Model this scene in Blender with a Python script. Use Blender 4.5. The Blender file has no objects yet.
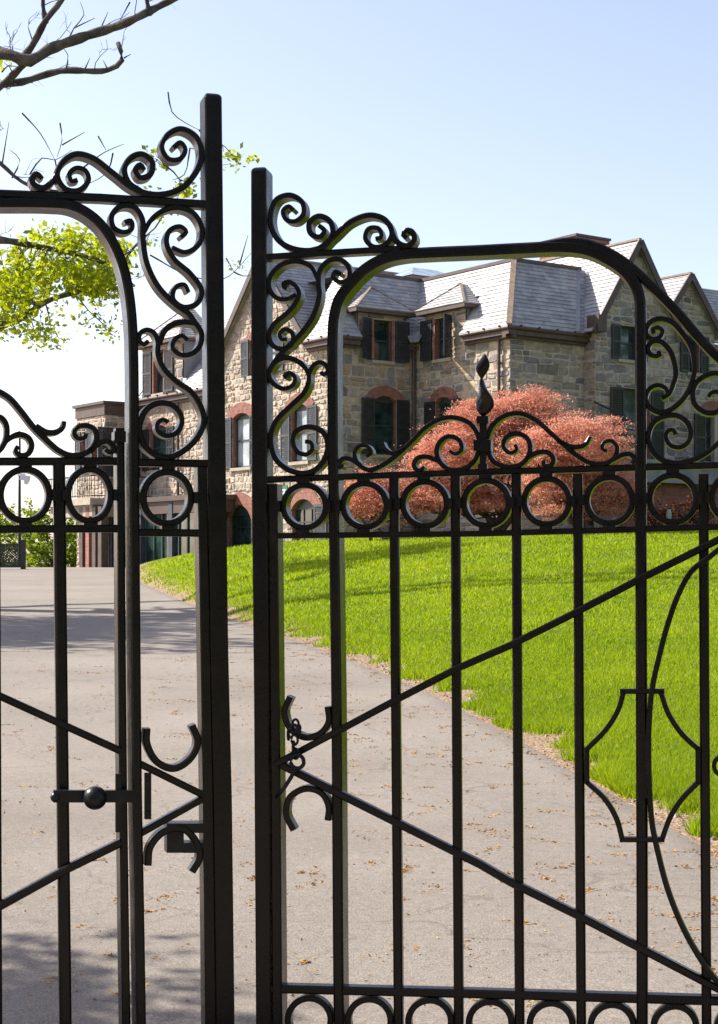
import bpy, math, random
import numpy as np
from mathutils import Vector
from mathutils.geometry import tessellate_polygon
random.seed(7); RNG = np.random.default_rng(7)
S = bpy.context.scene
COL = S.collection
F, CX, HY, CZ = 1600.0, 359.0, 560.0, 1.65        # focal length in pixels, centre column, horizon row, eye height

# ---------------------------------------------------------------- materials
def mat(name):
    m = bpy.data.materials.new(name); m.use_nodes = True
    nt = m.node_tree; b = nt.nodes['Principled BSDF']
    return m, nt, b
def N(nt, kind, **kw):
    n = nt.nodes.new(kind)
    for k, v in kw.items():
        if k in n.inputs.keys(): n.inputs[k].default_value = v
        else: setattr(n, k, v)
    return n
def ramp(nt, stops):
    r = nt.nodes.new('ShaderNodeValToRGB'); e = r.color_ramp.elements
    while len(e) < len(stops): e.new(0.5)
    for i, (p, c) in enumerate(stops):
        e[i].position = p; e[i].color = (*c, 1) if len(c) == 3 else c
    return r
def noise_mat(name, c1, c2, scale=8, rough=0.7, bump=0.3, bscale=None, bdist=0.01, spec=0.5, lo=.35, hi=.65, attr=False, metal=0, detail=6):
    m, nt, b = mat(name); L = nt.links.new
    tc = N(nt, 'ShaderNodeTexCoord')
    n = N(nt, 'ShaderNodeTexNoise', Scale=scale, Detail=detail, Roughness=.6); L(tc.outputs['Object'], n.inputs['Vector'])
    r = ramp(nt, [(lo, c1), (hi, c2)]); L(n.outputs['Fac'], r.inputs['Fac'])
    out = r.outputs['Color']
    if attr:
        a = N(nt, 'ShaderNodeVertexColor', layer_name='Col')
        mx = N(nt, 'ShaderNodeMix', data_type='RGBA', blend_type='MULTIPLY'); mx.inputs[0].default_value = 1
        L(a.outputs['Color'], mx.inputs[6]); L(out, mx.inputs[7]); out = mx.outputs[2]
    L(out, b.inputs['Base Color'])
    b.inputs['Roughness'].default_value = rough; b.inputs['Specular IOR Level'].default_value = spec; b.inputs['Metallic'].default_value = metal
    if bump:
        n2 = N(nt, 'ShaderNodeTexNoise', Scale=bscale or scale * 3, Detail=8, Roughness=.65); L(tc.outputs['Object'], n2.inputs['Vector'])
        bp = N(nt, 'ShaderNodeBump', Strength=bump, Distance=bdist); L(n2.outputs['Fac'], bp.inputs['Height']); L(bp.outputs['Normal'], b.inputs['Normal'])
    return m
def leaf_mat(name, trans=.45, tint=(1, 1, 1), rough=.5, spec=.3):
    m, nt, b = mat(name); L = nt.links.new
    a = N(nt, 'ShaderNodeVertexColor', layer_name='Col')
    L(a.outputs['Color'], b.inputs['Base Color']); b.inputs['Roughness'].default_value = rough; b.inputs['Specular IOR Level'].default_value = spec
    t = N(nt, 'ShaderNodeBsdfTranslucent')
    mx = N(nt, 'ShaderNodeMix', data_type='RGBA', blend_type='MULTIPLY'); mx.inputs[0].default_value = 1; mx.inputs[7].default_value = (*tint, 1)
    L(a.outputs['Color'], mx.inputs[6]); L(mx.outputs[2], t.inputs['Color'])
    s = N(nt, 'ShaderNodeMixShader'); s.inputs[0].default_value = trans
    L(b.outputs[0], s.inputs[1]); L(t.outputs[0], s.inputs[2])
    L(s.outputs[0], nt.nodes['Material Output'].inputs['Surface'])
    return m
def brick_mat(name):
    m, nt, b = mat(name); L = nt.links.new
    tc = N(nt, 'ShaderNodeTexCoord')
    n = N(nt, 'ShaderNodeTexNoise', Scale=5.0, Detail=7.0); L(tc.outputs['Object'], n.inputs['Vector'])
    r = ramp(nt, [(.3, (.20, .078, .055)), (.5, (.28, .115, .082)), (.7, (.34, .16, .12))]); L(n.outputs['Fac'], r.inputs['Fac'])
    w = N(nt, 'ShaderNodeTexWave', wave_type='BANDS', bands_direction='Z', Scale=2.1, Distortion=.4); L(tc.outputs['Object'], w.inputs['Vector'])
    wr = ramp(nt, [(.02, (.6, .55, .5)), (.12, (1, 1, 1))]); L(w.outputs['Fac'], wr.inputs['Fac'])
    mx = N(nt, 'ShaderNodeMix', data_type='RGBA', blend_type='MULTIPLY'); mx.inputs[0].default_value = .6
    L(r.outputs[0], mx.inputs[6]); L(wr.outputs[0], mx.inputs[7]); L(mx.outputs[2], b.inputs['Base Color'])
    b.inputs['Roughness'].default_value = .85
    bp = N(nt, 'ShaderNodeBump', Strength=.4, Distance=.02); L(n.outputs['Fac'], bp.inputs['Height']); L(bp.outputs['Normal'], b.inputs['Normal'])
    return m
M = {}
def iron_mat(name):
    m, nt, b = mat(name); L = nt.links.new
    tc = N(nt, 'ShaderNodeTexCoord')
    n = N(nt, 'ShaderNodeTexNoise', Scale=14.0, Detail=8.0, Roughness=.65); L(tc.outputs['Object'], n.inputs['Vector'])
    r = ramp(nt, [(.3, (.0050, .0036, .0024)), (.56, (.0085, .0060, .0038)), (.66, (.014, .009, .005)), (.76, (.040, .019, .009))]); L(n.outputs['Fac'], r.inputs['Fac'])
    L(r.outputs[0], b.inputs['Base Color'])
    rr = ramp(nt, [(.3, (.20,) * 3), (.7, (.36,) * 3)]); L(n.outputs['Fac'], rr.inputs['Fac']); L(rr.outputs[0], b.inputs['Roughness'])
    b.inputs['Specular IOR Level'].default_value = .32
    n2 = N(nt, 'ShaderNodeTexNoise', Scale=110.0, Detail=6.0, Roughness=.7); L(tc.outputs['Object'], n2.inputs['Vector'])
    n3 = N(nt, 'ShaderNodeTexNoise', Scale=28.0, Detail=3.0); L(tc.outputs['Object'], n3.inputs['Vector'])
    ad = N(nt, 'ShaderNodeMath', operation='ADD'); L(n2.outputs['Fac'], ad.inputs[0]); L(n3.outputs['Fac'], ad.inputs[1])
    bp = N(nt, 'ShaderNodeBump', Strength=.5, Distance=.0014); L(ad.outputs[0], bp.inputs['Height']); L(bp.outputs['Normal'], b.inputs['Normal'])
    return m
M['iron'] = iron_mat('black_painted_iron')
M['steel'] = noise_mat('dark_steel', (.008, .008, .009), (.018, .017, .016), 20, .35, .3, 60, .002, metal=.4)
M['mortar'] = noise_mat('lime_mortar', (.40, .335, .255), (.50, .43, .34), 6, .95, .6, 30, .02)
M['stone'] = noise_mat('rubble_stone', (.72, .70, .68), (1.15, 1.1, 1.05), 5, .88, .8, 14, .05, attr=True, spec=.3)
M['slate'] = noise_mat('slate_tiles', (.75, .76, .80), (1.1, 1.1, 1.1), 3, .58, .30, 18, .01, attr=True, spec=1.0)
M['brick'] = brick_mat('red_brick')
M['trim'] = noise_mat('brown_painted_trim', (.060, .038, .030), (.095, .062, .048), 4, .55, .2, 20, .01)
M['copper'] = noise_mat('tan_ridge_metal', (.20, .14, .09), (.30, .22, .15), 6, .5, .2)
M['shutter'] = noise_mat('black_shutter_paint', (.016, .019, .022), (.030, .034, .038), 5, .45, .2, 30, .004)
M['shutter_grey'] = noise_mat('weathered_grey_shutter', (.035, .040, .050), (.06, .066, .078), 5, .75, .2, 30, .004)
M['frame'] = noise_mat('dark_green_window_frame', (.018, .035, .032), (.03, .05, .045), 6, .5, .1)
M['sill'] = noise_mat('sandstone_sill', (.30, .26, .20), (.42, .37, .29), 5, .85, .4, 25, .02)
def glass(name, c, rough=.06, blotch=None):
    m, nt, b = mat(name); L = nt.links.new
    tc = N(nt, 'ShaderNodeTexCoord')
    n = N(nt, 'ShaderNodeTexNoise', Scale=1.6, Detail=3.0); L(tc.outputs['Object'], n.inputs['Vector'])
    r = ramp(nt, [(.4, c), (.6, blotch or tuple(x * 2 for x in c))]); L(n.outputs['Fac'], r.inputs['Fac']); L(r.outputs[0], b.inputs['Base Color'])
    b.inputs['Roughness'].default_value = rough; b.inputs['Specular IOR Level'].default_value = .8
    bp = N(nt, 'ShaderNodeBump', Strength=.05, Distance=.02); L(n.outputs['Fac'], bp.inputs['Height']); L(bp.outputs['Normal'], b.inputs['Normal'])
    return m
M['pane'] = glass('window_glass', (.010, .022, .020), blotch=(.035, .07, .06))
M['pane_pale'] = glass('curtained_window_glass', (.20, .25, .28), blotch=(.38, .43, .46))  # pale grey-blue noise tones set in the glass colour itself
M['drive'] = None
M['leaf'] = leaf_mat('spring_leaf', .55, (1.35, 1.3, .5))
M['red_leaf'] = leaf_mat('red_maple_leaf', .5, (1.25, 1.0, .85))
M['grass'] = leaf_mat('grass_blade', .55, (1.25, 1.25, .4))
M['bark'] = noise_mat('oak_bark', (.045, .036, .029), (.15, .125, .10), 3, .95, 1, 12, .05)
M['litter'] = leaf_mat('dry_brown_catkin', .15, (1, .8, .5), .9)
M['white'] = noise_mat('white_plastic', (.6, .62, .65), (.75, .76, .78), 5, .4, 0)
M['green_sign'] = noise_mat('green_sign_enamel', (.015, .13, .06), (.02, .17, .08), 5, .4, 0)
M['sign_white'] = noise_mat('sign_white_lettering', (.7, .72, .7), (.8, .8, .8), 5, .5, 0)
M['pale_post'] = noise_mat('pale_green_post', (.25, .30, .24), (.34, .38, .32), 5, .6, 0)
M['lead'] = noise_mat('weathered_lead_sheet', (.20, .20, .21), (.30, .30, .31), 2, .6, .3)
M['wood_grey'] = noise_mat('black_lattice_paint', (.015, .017, .016), (.03, .03, .03), 5, .6, .2)

# ---------------------------------------------------------------- object helpers
def link(name, me, m=None, parent=None):
    o = bpy.data.objects.new(name, me); COL.objects.link(o)
    if m is not None and not me.materials:
        for q in (m if isinstance(m, (list, tuple)) else [m]): me.materials.append(q)
    if parent is not None:
        o.parent = parent
        d = parent; off = Vector((0, 0, 0))
        while d is not None: off += d.location; d = d.parent
        if off.length > 0:
            o.data.transform(__import__('mathutils').Matrix.Translation(-off))
    return o
def tag(o, label=None, cat=None, group=None, kind=None):
    if label: o['label'] = label
    if cat: o['category'] = cat
    if group: o['group'] = group
    if kind: o['kind'] = kind
    return o
def empty(name, loc, label, cat, group=None):
    o = bpy.data.objects.new(name, None); COL.objects.link(o); o.location = loc; o.empty_display_size = .3
    return tag(o, label, cat, group)
class MB:
    def __init__(self): self.v = []; self.f = []; self.c = []; self.mi = []
    def add(self, vs, fs, col=None, mi=0):
        k = len(self.v); self.v += [tuple(p) for p in vs]
        for f in fs:
            self.f.append([i + k for i in f]); self.c.append(col or (1, 1, 1)); self.mi.append(mi)
    def box(self, O, A, B, C, col=None, mi=0, bev=0):
        # O = centre, A,B,C = half-extent vectors
        O, A, B, C = map(Vector, (O, A, B, C)); vs = []
        for k in (-1, 1):
            for j in (-1, 1):
                for i in (-1, 1): vs.append(O + A * i + B * j + C * k)
        fs = [(0, 2, 3, 1), (4, 5, 7, 6), (0, 1, 5, 4), (2, 6, 7, 3), (0, 4, 6, 2), (1, 3, 7, 5)]
        if A.cross(B).dot(C) < 0: fs = [f[::-1] for f in fs]
        self.add(vs, fs, col, mi)
    def tube(self, pts, rad, n=8, col=None, mi=0, cap=True):
        pts = [Vector(p) for p in pts]; rings = []
        ref = Vector((0, 0, 1))
        for i, p in enumerate(pts):
            t = (pts[min(i + 1, len(pts) - 1)] - pts[max(i - 1, 0)]).normalized()
            a = t.cross(ref)
            if a.length < .05: a = t.cross(Vector((1, 0, 0)))
            a.normalize(); b = t.cross(a); r = rad[i] if hasattr(rad, '__len__') else rad
            rings.append([p + (a * math.cos(2 * math.pi * k / n) + b * math.sin(2 * math.pi * k / n)) * r for k in range(n)])
        vs = [q for r in rings for q in r]; fs = []
        for i in range(len(pts) - 1):
            for k in range(n):
                k2 = (k + 1) % n; fs.append((i * n + k, i * n + k2, (i + 1) * n + k2, (i + 1) * n + k))
        if cap: fs.append(tuple(range(n))[::-1]); fs.append(tuple((len(pts) - 1) * n + k for k in range(n)))
        self.add(vs, fs, col, mi)
    def ball(self, c, r, n=14, m=9, sq=(1, 1, 1)):
        c = Vector(c); vs = []; fs = []
        for i in range(m + 1):
            th = math.pi * i / m
            for k in range(n):
                ph = 2 * math.pi * k / n
                vs.append(c + Vector((r * sq[0] * math.sin(th) * math.cos(ph), r * sq[1] * math.sin(th) * math.sin(ph), r * sq[2] * math.cos(th))))
        for i in range(m):
            for k in range(n):
                k2 = (k + 1) % n; fs.append((i * n + k, (i + 1) * n + k, (i + 1) * n + k2, i * n + k2))
        self.add(vs, fs)
    def build(self, name, m, parent=None, smooth=False, weld=False):
        me = bpy.data.meshes.new(name); me.from_pydata(self.v, [], self.f)
        ca = me.color_attributes.new('Col', 'FLOAT_COLOR', 'CORNER')
        arr = []
        for f, c in zip(self.f, self.c): arr += [(*c, 1)] * len(f)
        if arr: ca.data.foreach_set('color', np.array(arr, dtype=np.float32).ravel())
        if any(self.mi): me.polygons.foreach_set('material_index', self.mi)
        if smooth: me.polygons.foreach_set('use_smooth', [True] * len(me.polygons))
        me.validate(); me.update()
        return link(name, me, m, parent)
def np_mesh(name, V, nper, colr, m, parent=None):
    """V: (n, nper, 3) separate polygons; colr (n,3)"""
    n = V.shape[0]; me = bpy.data.meshes.new(name)
    me.vertices.add(n * nper); me.vertices.foreach_set('co', V.astype(np.float32).ravel())
    me.loops.add(n * nper); me.loops.foreach_set('vertex_index', np.arange(n * nper, dtype=np.int32))
    me.polygons.add(n); me.polygons.foreach_set('loop_start', np.arange(0, n * nper, nper, dtype=np.int32))
    me.update(calc_edges=True)
    ca = me.color_attributes.new('Col', 'FLOAT_COLOR', 'POINT')
    c4 = np.concatenate([np.repeat(colr, nper, axis=0), np.ones((n * nper, 1))], axis=1)
    ca.data.foreach_set('color', c4.astype(np.float32).ravel())
    return link(name, me, m, parent)
def leaf_quads(C, size, rng, flat=0.0, asp=.6, Nrm=None):
    n = len(C); a = rng.normal(size=(n, 3)); a[:, 2] *= (1 - flat); a /= np.linalg.norm(a, axis=1)[:, None]
    b = rng.normal(size=(n, 3)); b[:, 2] *= (1 - flat); b -= (a * b).sum(1)[:, None] * a; b /= np.linalg.norm(b, axis=1)[:, None]
    s = (size * rng.uniform(.6, 1.3, n))[:, None]
    return np.stack([C - a * s * .5, C + b * s * asp * .5 - a * s * .05, C + a * s * .5, C - b * s * asp * .5 - a * s * .05], axis=1)

def at(px, py, Y):                       # a point of the place seen at that pixel, Y metres ahead
    return Vector(((px - CX) / F * Y, Y, CZ + (HY - py) / F * Y))

# ---------------------------------------------------------------- ground, drive, lawn
EDGE = [(-6, 2.6), (2, 2.45), (5, 2.15), (8.2, 1.84), (9.8, 1.62), (12.6, 1.26), (16.3, .69), (20, -.07), (24.2, -1.1), (29.3, -2.36), (35.2, -3.75), (47.5, -6.4), (66, -9.3), (90, -14), (140, -24), (400, -24), (2500, -24)]
EY = np.array([e[0] for e in EDGE]); EX = np.array([e[1] for e in EDGE])
def xe(Y): return np.interp(Y, EY, EX)
def sst(a, b, x): t = np.clip((x - a) / (b - a), 0, 1); return t * t * (3 - 2 * t)
def zdrive(Y):
    Y = np.asarray(Y, float)
    return np.where(Y < 67, .02 * Y, 1.34 + .02 * (Y - 67) * 0) - np.where(Y > 67, np.minimum(.0028 * (Y - 67) ** 2, .06 * (Y - 67)), 0) * (Y < 160) - np.where(Y >= 160, .06 * 93, 0)
def zground(X, Y):
    X = np.asarray(X, float); Y = np.asarray(Y, float); d = X - xe(Y)
    up = 1.5 * (1 - np.exp(-np.clip(d, 0, None) / 4.6)) * sst(6, 48, Y) + .05 * sst(0, .5, d)
    return zdrive(Y) + up * (1 - sst(90, 160, Y))
def grid_mesh(name, ds, Ys, mfun, m, dz=0.0):
    vs = []; fs = []; nx = len(ds); uv = []
    for Y in Ys:
        for d in ds:
            X = float(xe(Y)) + d; vs.append((X, Y, float(mfun(X, Y, d)) + dz)); uv.append((d, Y))
    for j in range(len(Ys) - 1):
        for i in range(nx - 1):
            a = j * nx + i; fs.append((a, a + 1, a + nx + 1, a + nx))
    me = bpy.data.meshes.new(name); me.from_pydata(vs, [], fs)
    ul = me.uv_layers.new(name='UVMap')
    idx = np.zeros(len(me.loops), dtype=np.int32); me.loops.foreach_get('vertex_index', idx)
    ul.data.foreach_set('uv', np.array(uv, dtype=np.float32)[idx].ravel())
    me.polygons.foreach_set('use_smooth', [True] * len(me.polygons))
    return link(name, me, m)
def lawn_mat():
    m, nt, b = mat('lawn_soil_and_turf'); L = nt.links.new
    uv = N(nt, 'ShaderNodeUVMap'); tc = N(nt, 'ShaderNodeTexCoord')
    sp = N(nt, 'ShaderNodeSeparateXYZ'); L(uv.outputs[0], sp.inputs[0])
    n = N(nt, 'ShaderNodeTexNoise', Scale=1.4, Detail=6.0); L(tc.outputs['Object'], n.inputs['Vector'])
    n2 = N(nt, 'ShaderNodeTexNoise', Scale=40.0, Detail=5.0); L(tc.outputs['Object'], n2.inputs['Vector'])
    ad = N(nt, 'ShaderNodeMath', operation='MULTIPLY_ADD'); L(n.outputs['Fac'], ad.inputs[0]); ad.inputs[1].default_value = -1.1; L(sp.outputs[0], ad.inputs[2])
    mr = N(nt, 'ShaderNodeMapRange'); mr.inputs[1].default_value = -.15; mr.inputs[2].default_value = .2; L(ad.outputs[0], mr.inputs[0])
    g = ramp(nt, [(.35, (.08, .115, .008)), (.5, (.12, .17, .010)), (.65, (.16, .21, .015))]); L(n2.outputs['Fac'], g.inputs['Fac'])
    so = ramp(nt, [(.35, (.16, .10, .06)), (.5, (.26, .18, .12)), (.68, (.40, .31, .23))]); L(n2.outputs['Fac'], so.inputs['Fac'])
    mx = N(nt, 'ShaderNodeMix', data_type='RGBA'); L(mr.outputs[0], mx.inputs[0]); L(so.outputs[0], mx.inputs[6]); L(g.outputs[0], mx.inputs[7])
    L(mx.outputs[2], b.inputs['Base Color']); b.inputs['Roughness'].default_value = 1; b.inputs['Specular IOR Level'].default_value = .1
    bp = N(nt, 'ShaderNodeBump', Strength=.8, Distance=.04); L(n2.outputs['Fac'], bp.inputs['Height']); L(bp.outputs['Normal'], b.inputs['Normal'])
    return m
def drive_mat():
    m, nt, b = mat('pale_worn_asphalt'); L = nt.links.new
    tc = N(nt, 'ShaderNodeTexCoord')
    n = N(nt, 'ShaderNodeTexNoise', Scale=.5, Detail=7.0, Roughness=.6); L(tc.outputs['Object'], n.inputs['Vector'])
    n2 = N(nt, 'ShaderNodeTexNoise', Scale=130.0, Detail=4.0, Roughness=.75); L(tc.outputs['Object'], n2.inputs['Vector'])
    n3 = N(nt, 'ShaderNodeTexNoise', Scale=22.0, Detail=6.0, Roughness=.7); L(tc.outputs['Object'], n3.inputs['Vector'])
    r = ramp(nt, [(.3, (.192, .166, .138)), (.7, (.257, .226, .190))]); L(n.outputs['Fac'], r.inputs['Fac'])
    r2 = ramp(nt, [(.28, (.45, .44, .43)), (.5, (1, 1, 1)), (.74, (1.9, 1.85, 1.8))]); L(n2.outputs['Fac'], r2.inputs['Fac'])
    r3 = ramp(nt, [(.35, (.86, .85, .84)), (.65, (1.08, 1.07, 1.06))]); L(n3.outputs['Fac'], r3.inputs['Fac'])
    mx = N(nt, 'ShaderNodeMix', data_type='RGBA', blend_type='MULTIPLY'); mx.inputs[0].default_value = 1
    L(r.outputs[0], mx.inputs[6]); L(r2.outputs[0], mx.inputs[7])
    mx2 = N(nt, 'ShaderNodeMix', data_type='RGBA', blend_type='MULTIPLY'); mx2.inputs[0].default_value = 1
    L(mx.outputs[2], mx2.inputs[6]); L(r3.outputs[0], mx2.inputs[7])
    vo = N(nt, 'ShaderNodeTexVoronoi', feature='DISTANCE_TO_EDGE', Scale=.42); wv = N(nt, 'ShaderNodeVectorMath', operation='ADD'); nw_ = N(nt, 'ShaderNodeTexNoise', Scale=1.3, Detail=6.0)
    L(tc.outputs['Object'], nw_.inputs['Vector']); L(tc.outputs['Object'], wv.inputs[0]); L(nw_.outputs['Color'], wv.inputs[1]); L(wv.outputs[0], vo.inputs['Vector'])
    cr = ramp(nt, [(.0, (.62, .60, .58)), (.006, (1, 1, 1))]); L(vo.outputs['Distance'], cr.inputs['Fac'])
    mx3 = N(nt, 'ShaderNodeMix', data_type='RGBA', blend_type='MULTIPLY'); mx3.inputs[0].default_value = .7
    L(mx2.outputs[2], mx3.inputs[6]); L(cr.outputs[0], mx3.inputs[7]); mx2 = mx3
    L(mx2.outputs[2], b.inputs['Base Color']); b.inputs['Roughness'].default_value = .9; b.inputs['Specular IOR Level'].default_value = .25
    bp = N(nt, 'ShaderNodeBump', Strength=.7, Distance=.006); L(n2.outputs['Fac'], bp.inputs['Height']); L(bp.outputs['Normal'], b.inputs['Normal'])
    return m
Ys = list(np.arange(-6, 30, .5)) + list(np.arange(30, 75, 1.2)) + list(np.arange(75, 160, 4)) + [160, 200, 300, 500, 900, 1600, 2500]
ds = [-1500, -600, -250, -120, -60, -40, -26, -20, -15] + list(np.arange(-13, -.5, 1.5)) + [-.5, -.25, 0, .15, .3, .5, .8, 1.2] + list(np.arange(2, 26, 1.2)) + [28, 34, 45, 60, 120, 250, 600, 1500]
def zter(X, Y, d):
    z = float(zground(X, Y))
    return z - (.035 if -14 < d < -.02 and Y < 130 else 0)
lawn = grid_mesh('lawn', ds, Ys, zter, lawn_mat()); tag(lawn, 'bright green lawn rising from the drive up to the stone house', 'lawn', kind='structure')
dsd = [-12, -10, -8, -6, -5, -4, -3, -2, -1.2, -.6, -.25, -.05, .06]
drive = grid_mesh('drive', dsd, [y for y in Ys if y < 100], lambda X, Y, d: float(zdrive(Y)) - (.05 if d > .05 else 0), drive_mat(), .004)
tag(drive, 'pale asphalt drive curving away to the left', 'drive', kind='structure')

def grass():
    n = 900000; rng = np.random.default_rng(3)
    y0, y1 = 7.0, 64.0
    Y = 1 / (rng.uniform(1 / y1, 1 / y0, n))
    e = xe(Y); r = Y * .30 + .4
    X = e + (r - e) * rng.uniform(0, 1, n)
    # worn fringe along the drive
    d = X - e; wob = .16 + .13 * np.sin(Y * 1.7) + .12 * np.sin(Y * 4.1 + 1) + .08 * np.sin(Y * 9.3) + rng.normal(0, .06, n)
    pn = np.sin(X * 2.1 + 1.3 * np.sin(Y * 1.1)) * np.sin(Y * 1.9 + np.sin(X * 1.7))
    near = (Y < 12.5) & (d < .55 + .9 * sst(12.5, 10, Y)) & (rng.uniform(0, 1, n) < .15)
    keep = (d > wob) & ~near & (d > 0); X, Y, d, pn = X[keep], Y[keep], d[keep], pn[keep]; n = len(X)
    Z = zground(X, Y) - .01
    h = rng.uniform(.03, .068, n) * (1 + .35 * pn) * (1 + .5 * np.exp(-d / .5) * (Y < 25)) * np.clip(Y / 25, 1, 1.5)
    w = .0036 * np.clip(Y / 9, 1, 5) * rng.uniform(.7, 1.4, n)
    th = rng.uniform(0, 2 * np.pi, n); lean = rng.normal(0, .45, (n, 2)) * h[:, None]
    B = np.stack([X, Y, Z], 1)
    dx = np.stack([np.cos(th) * w, np.sin(th) * w, np.zeros(n)], 1)
    T = B + np.stack([lean[:, 0], lean[:, 1], h], 1)
    V = np.stack([B - dx, B + dx, T], 1)
    pn2 = np.sin(X * .62 + 2 * np.sin(Y * .33)) * np.sin(Y * .47 + 1.5 * np.sin(X * .5)); k = np.clip(rng.uniform(0, 1, n) + .22 * pn + .28 * pn2, 0, 1)[:, None]
    c = (1 - k) * np.array([.165, .250, .005]) + k * np.array([.30, .375, .014])
    dry = rng.uniform(0, 1, n) < .03; c[dry] = np.array([.34, .28, .10])
    o = np_mesh('grass', V, 3, c, M['grass']); tag(o, 'short lime green grass blades covering the sloping lawn', 'grass', kind='stuff')
grass()
def litter():
    rng = np.random.default_rng(11); C = []
    for i in range(900):
        if i < 640: Y = rng.uniform(5.5, 22); d = -rng.exponential(2.2)
        else: Y = rng.uniform(6, 30); d = rng.normal(.05, .16)
        X = xe(Y) + d
        k = int(rng.integers(3, 30)) if i < 640 else int(rng.integers(3, 9)); sp = rng.uniform(.015, .06)
        ang = rng.uniform(0, 6.28)
        for _ in range(k):
            q = rng.normal(0, sp * 1.6); r = rng.normal(0, sp * .5)
            C.append((X + q * math.cos(ang) - r * math.sin(ang), Y + q * math.sin(ang) + r * math.cos(ang)))
    for i in range(1800):
        Y = 1 / rng.uniform(1 / 30, 1 / 5.5); C.append((xe(Y) - rng.uniform(0, 7), Y))
    C = np.array(C); Z = np.maximum(zdrive(C[:, 1]), zground(C[:, 0], C[:, 1])) + .0075
    P = np.concatenate([C, Z[:, None]], 1)
    V = leaf_quads(P, .020, rng, flat=.75, asp=.45)
    V[:, :, 2] = np.maximum(V[:, :, 2], Z[:, None] - .004)
    k = rng.uniform(0, 1, len(P))[:, None]; c = (1 - k) * np.array([.30, .15, .045]) + k * np.array([.52, .30, .08])
    o = np_mesh('leaf_litter', V, 4, c, M['litter']); tag(o, 'scattered brown catkins and dry leaf scraps on the drive', 'leaf litter', kind='stuff')
litter()
def pebbles():
    rng = random.Random(5); mb = MB()
    for i in range(420):
        Y = rng.uniform(7, 26); d = abs(rng.gauss(.12, .14)); 
        if Y < 12.5 and rng.random() < .6: d = rng.uniform(.05, 1.1)
        X = float(xe(Y)) + d; r = rng.uniform(.008, .026)
        n = 6; z = float(zground(X, Y)); vs = []
        for k in range(n): a = 6.28 * k / n + rng.uniform(-.3, .3); q = r * rng.uniform(.7, 1.2); vs.append((X + q * math.cos(a), Y + q * math.sin(a), z - .004))
        for k in range(n): p = vs[k]; vs.append((X + (p[0] - X) * .6, Y + (p[1] - Y) * .6, z + r * rng.uniform(.4, .8)))
        fs = [(k, (k + 1) % n, n + (k + 1) % n, n + k) for k in range(n)] + [tuple(range(n, 2 * n))]
        g = rng.uniform(.22, .46); mb.add(vs, fs, (g, g * .86, g * .70))
    o = mb.build('pebbles', M['stone']); tag(o, 'pale pebbles and soil crumbs along the drive edge', 'pebbles', kind='stuff')
pebbles()

# ---------------------------------------------------------------- wrought iron gates
def catmull(pts, step=2.0):
    out = []; P = [Vector(p) for p in pts]
    if len(P) == 2: return P
    for i in range(len(P) - 1):
        p0 = P[i - 1] if i > 0 else P[0] * 2 - P[1]; p1, p2 = P[i], P[i + 1]; p3 = P[i + 2] if i + 2 < len(P) else P[-1] * 2 - P[-2]
        # centripetal parameterisation
        t0 = 0; t1 = t0 + max((p1 - p0).length, 1e-4) ** .5; t2 = t1 + max((p2 - p1).length, 1e-4) ** .5; t3 = t2 + max((p3 - p2).length, 1e-4) ** .5
        n = max(2, int((p2 - p1).length / step))
        for k in range(n):
            t = t1 + (t2 - t1) * k / n
            a1 = p0 * ((t1 - t) / (t1 - t0)) + p1 * ((t - t0) / (t1 - t0)); a2 = p1 * ((t2 - t) / (t2 - t1)) + p2 * ((t - t1) / (t2 - t1)); a3 = p2 * ((t3 - t) / (t3 - t2)) + p3 * ((t - t2) / (t3 - t2))
            b1 = a1 * ((t2 - t) / (t2 - t0)) + a2 * ((t - t0) / (t2 - t0)); b2 = a2 * ((t3 - t) / (t3 - t1)) + a3 * ((t - t1) / (t3 - t1))
            out.append(b1 * ((t2 - t) / (t2 - t1)) + b2 * ((t - t1) / (t2 - t1)))
    out.append(P[-1]); return out
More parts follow.
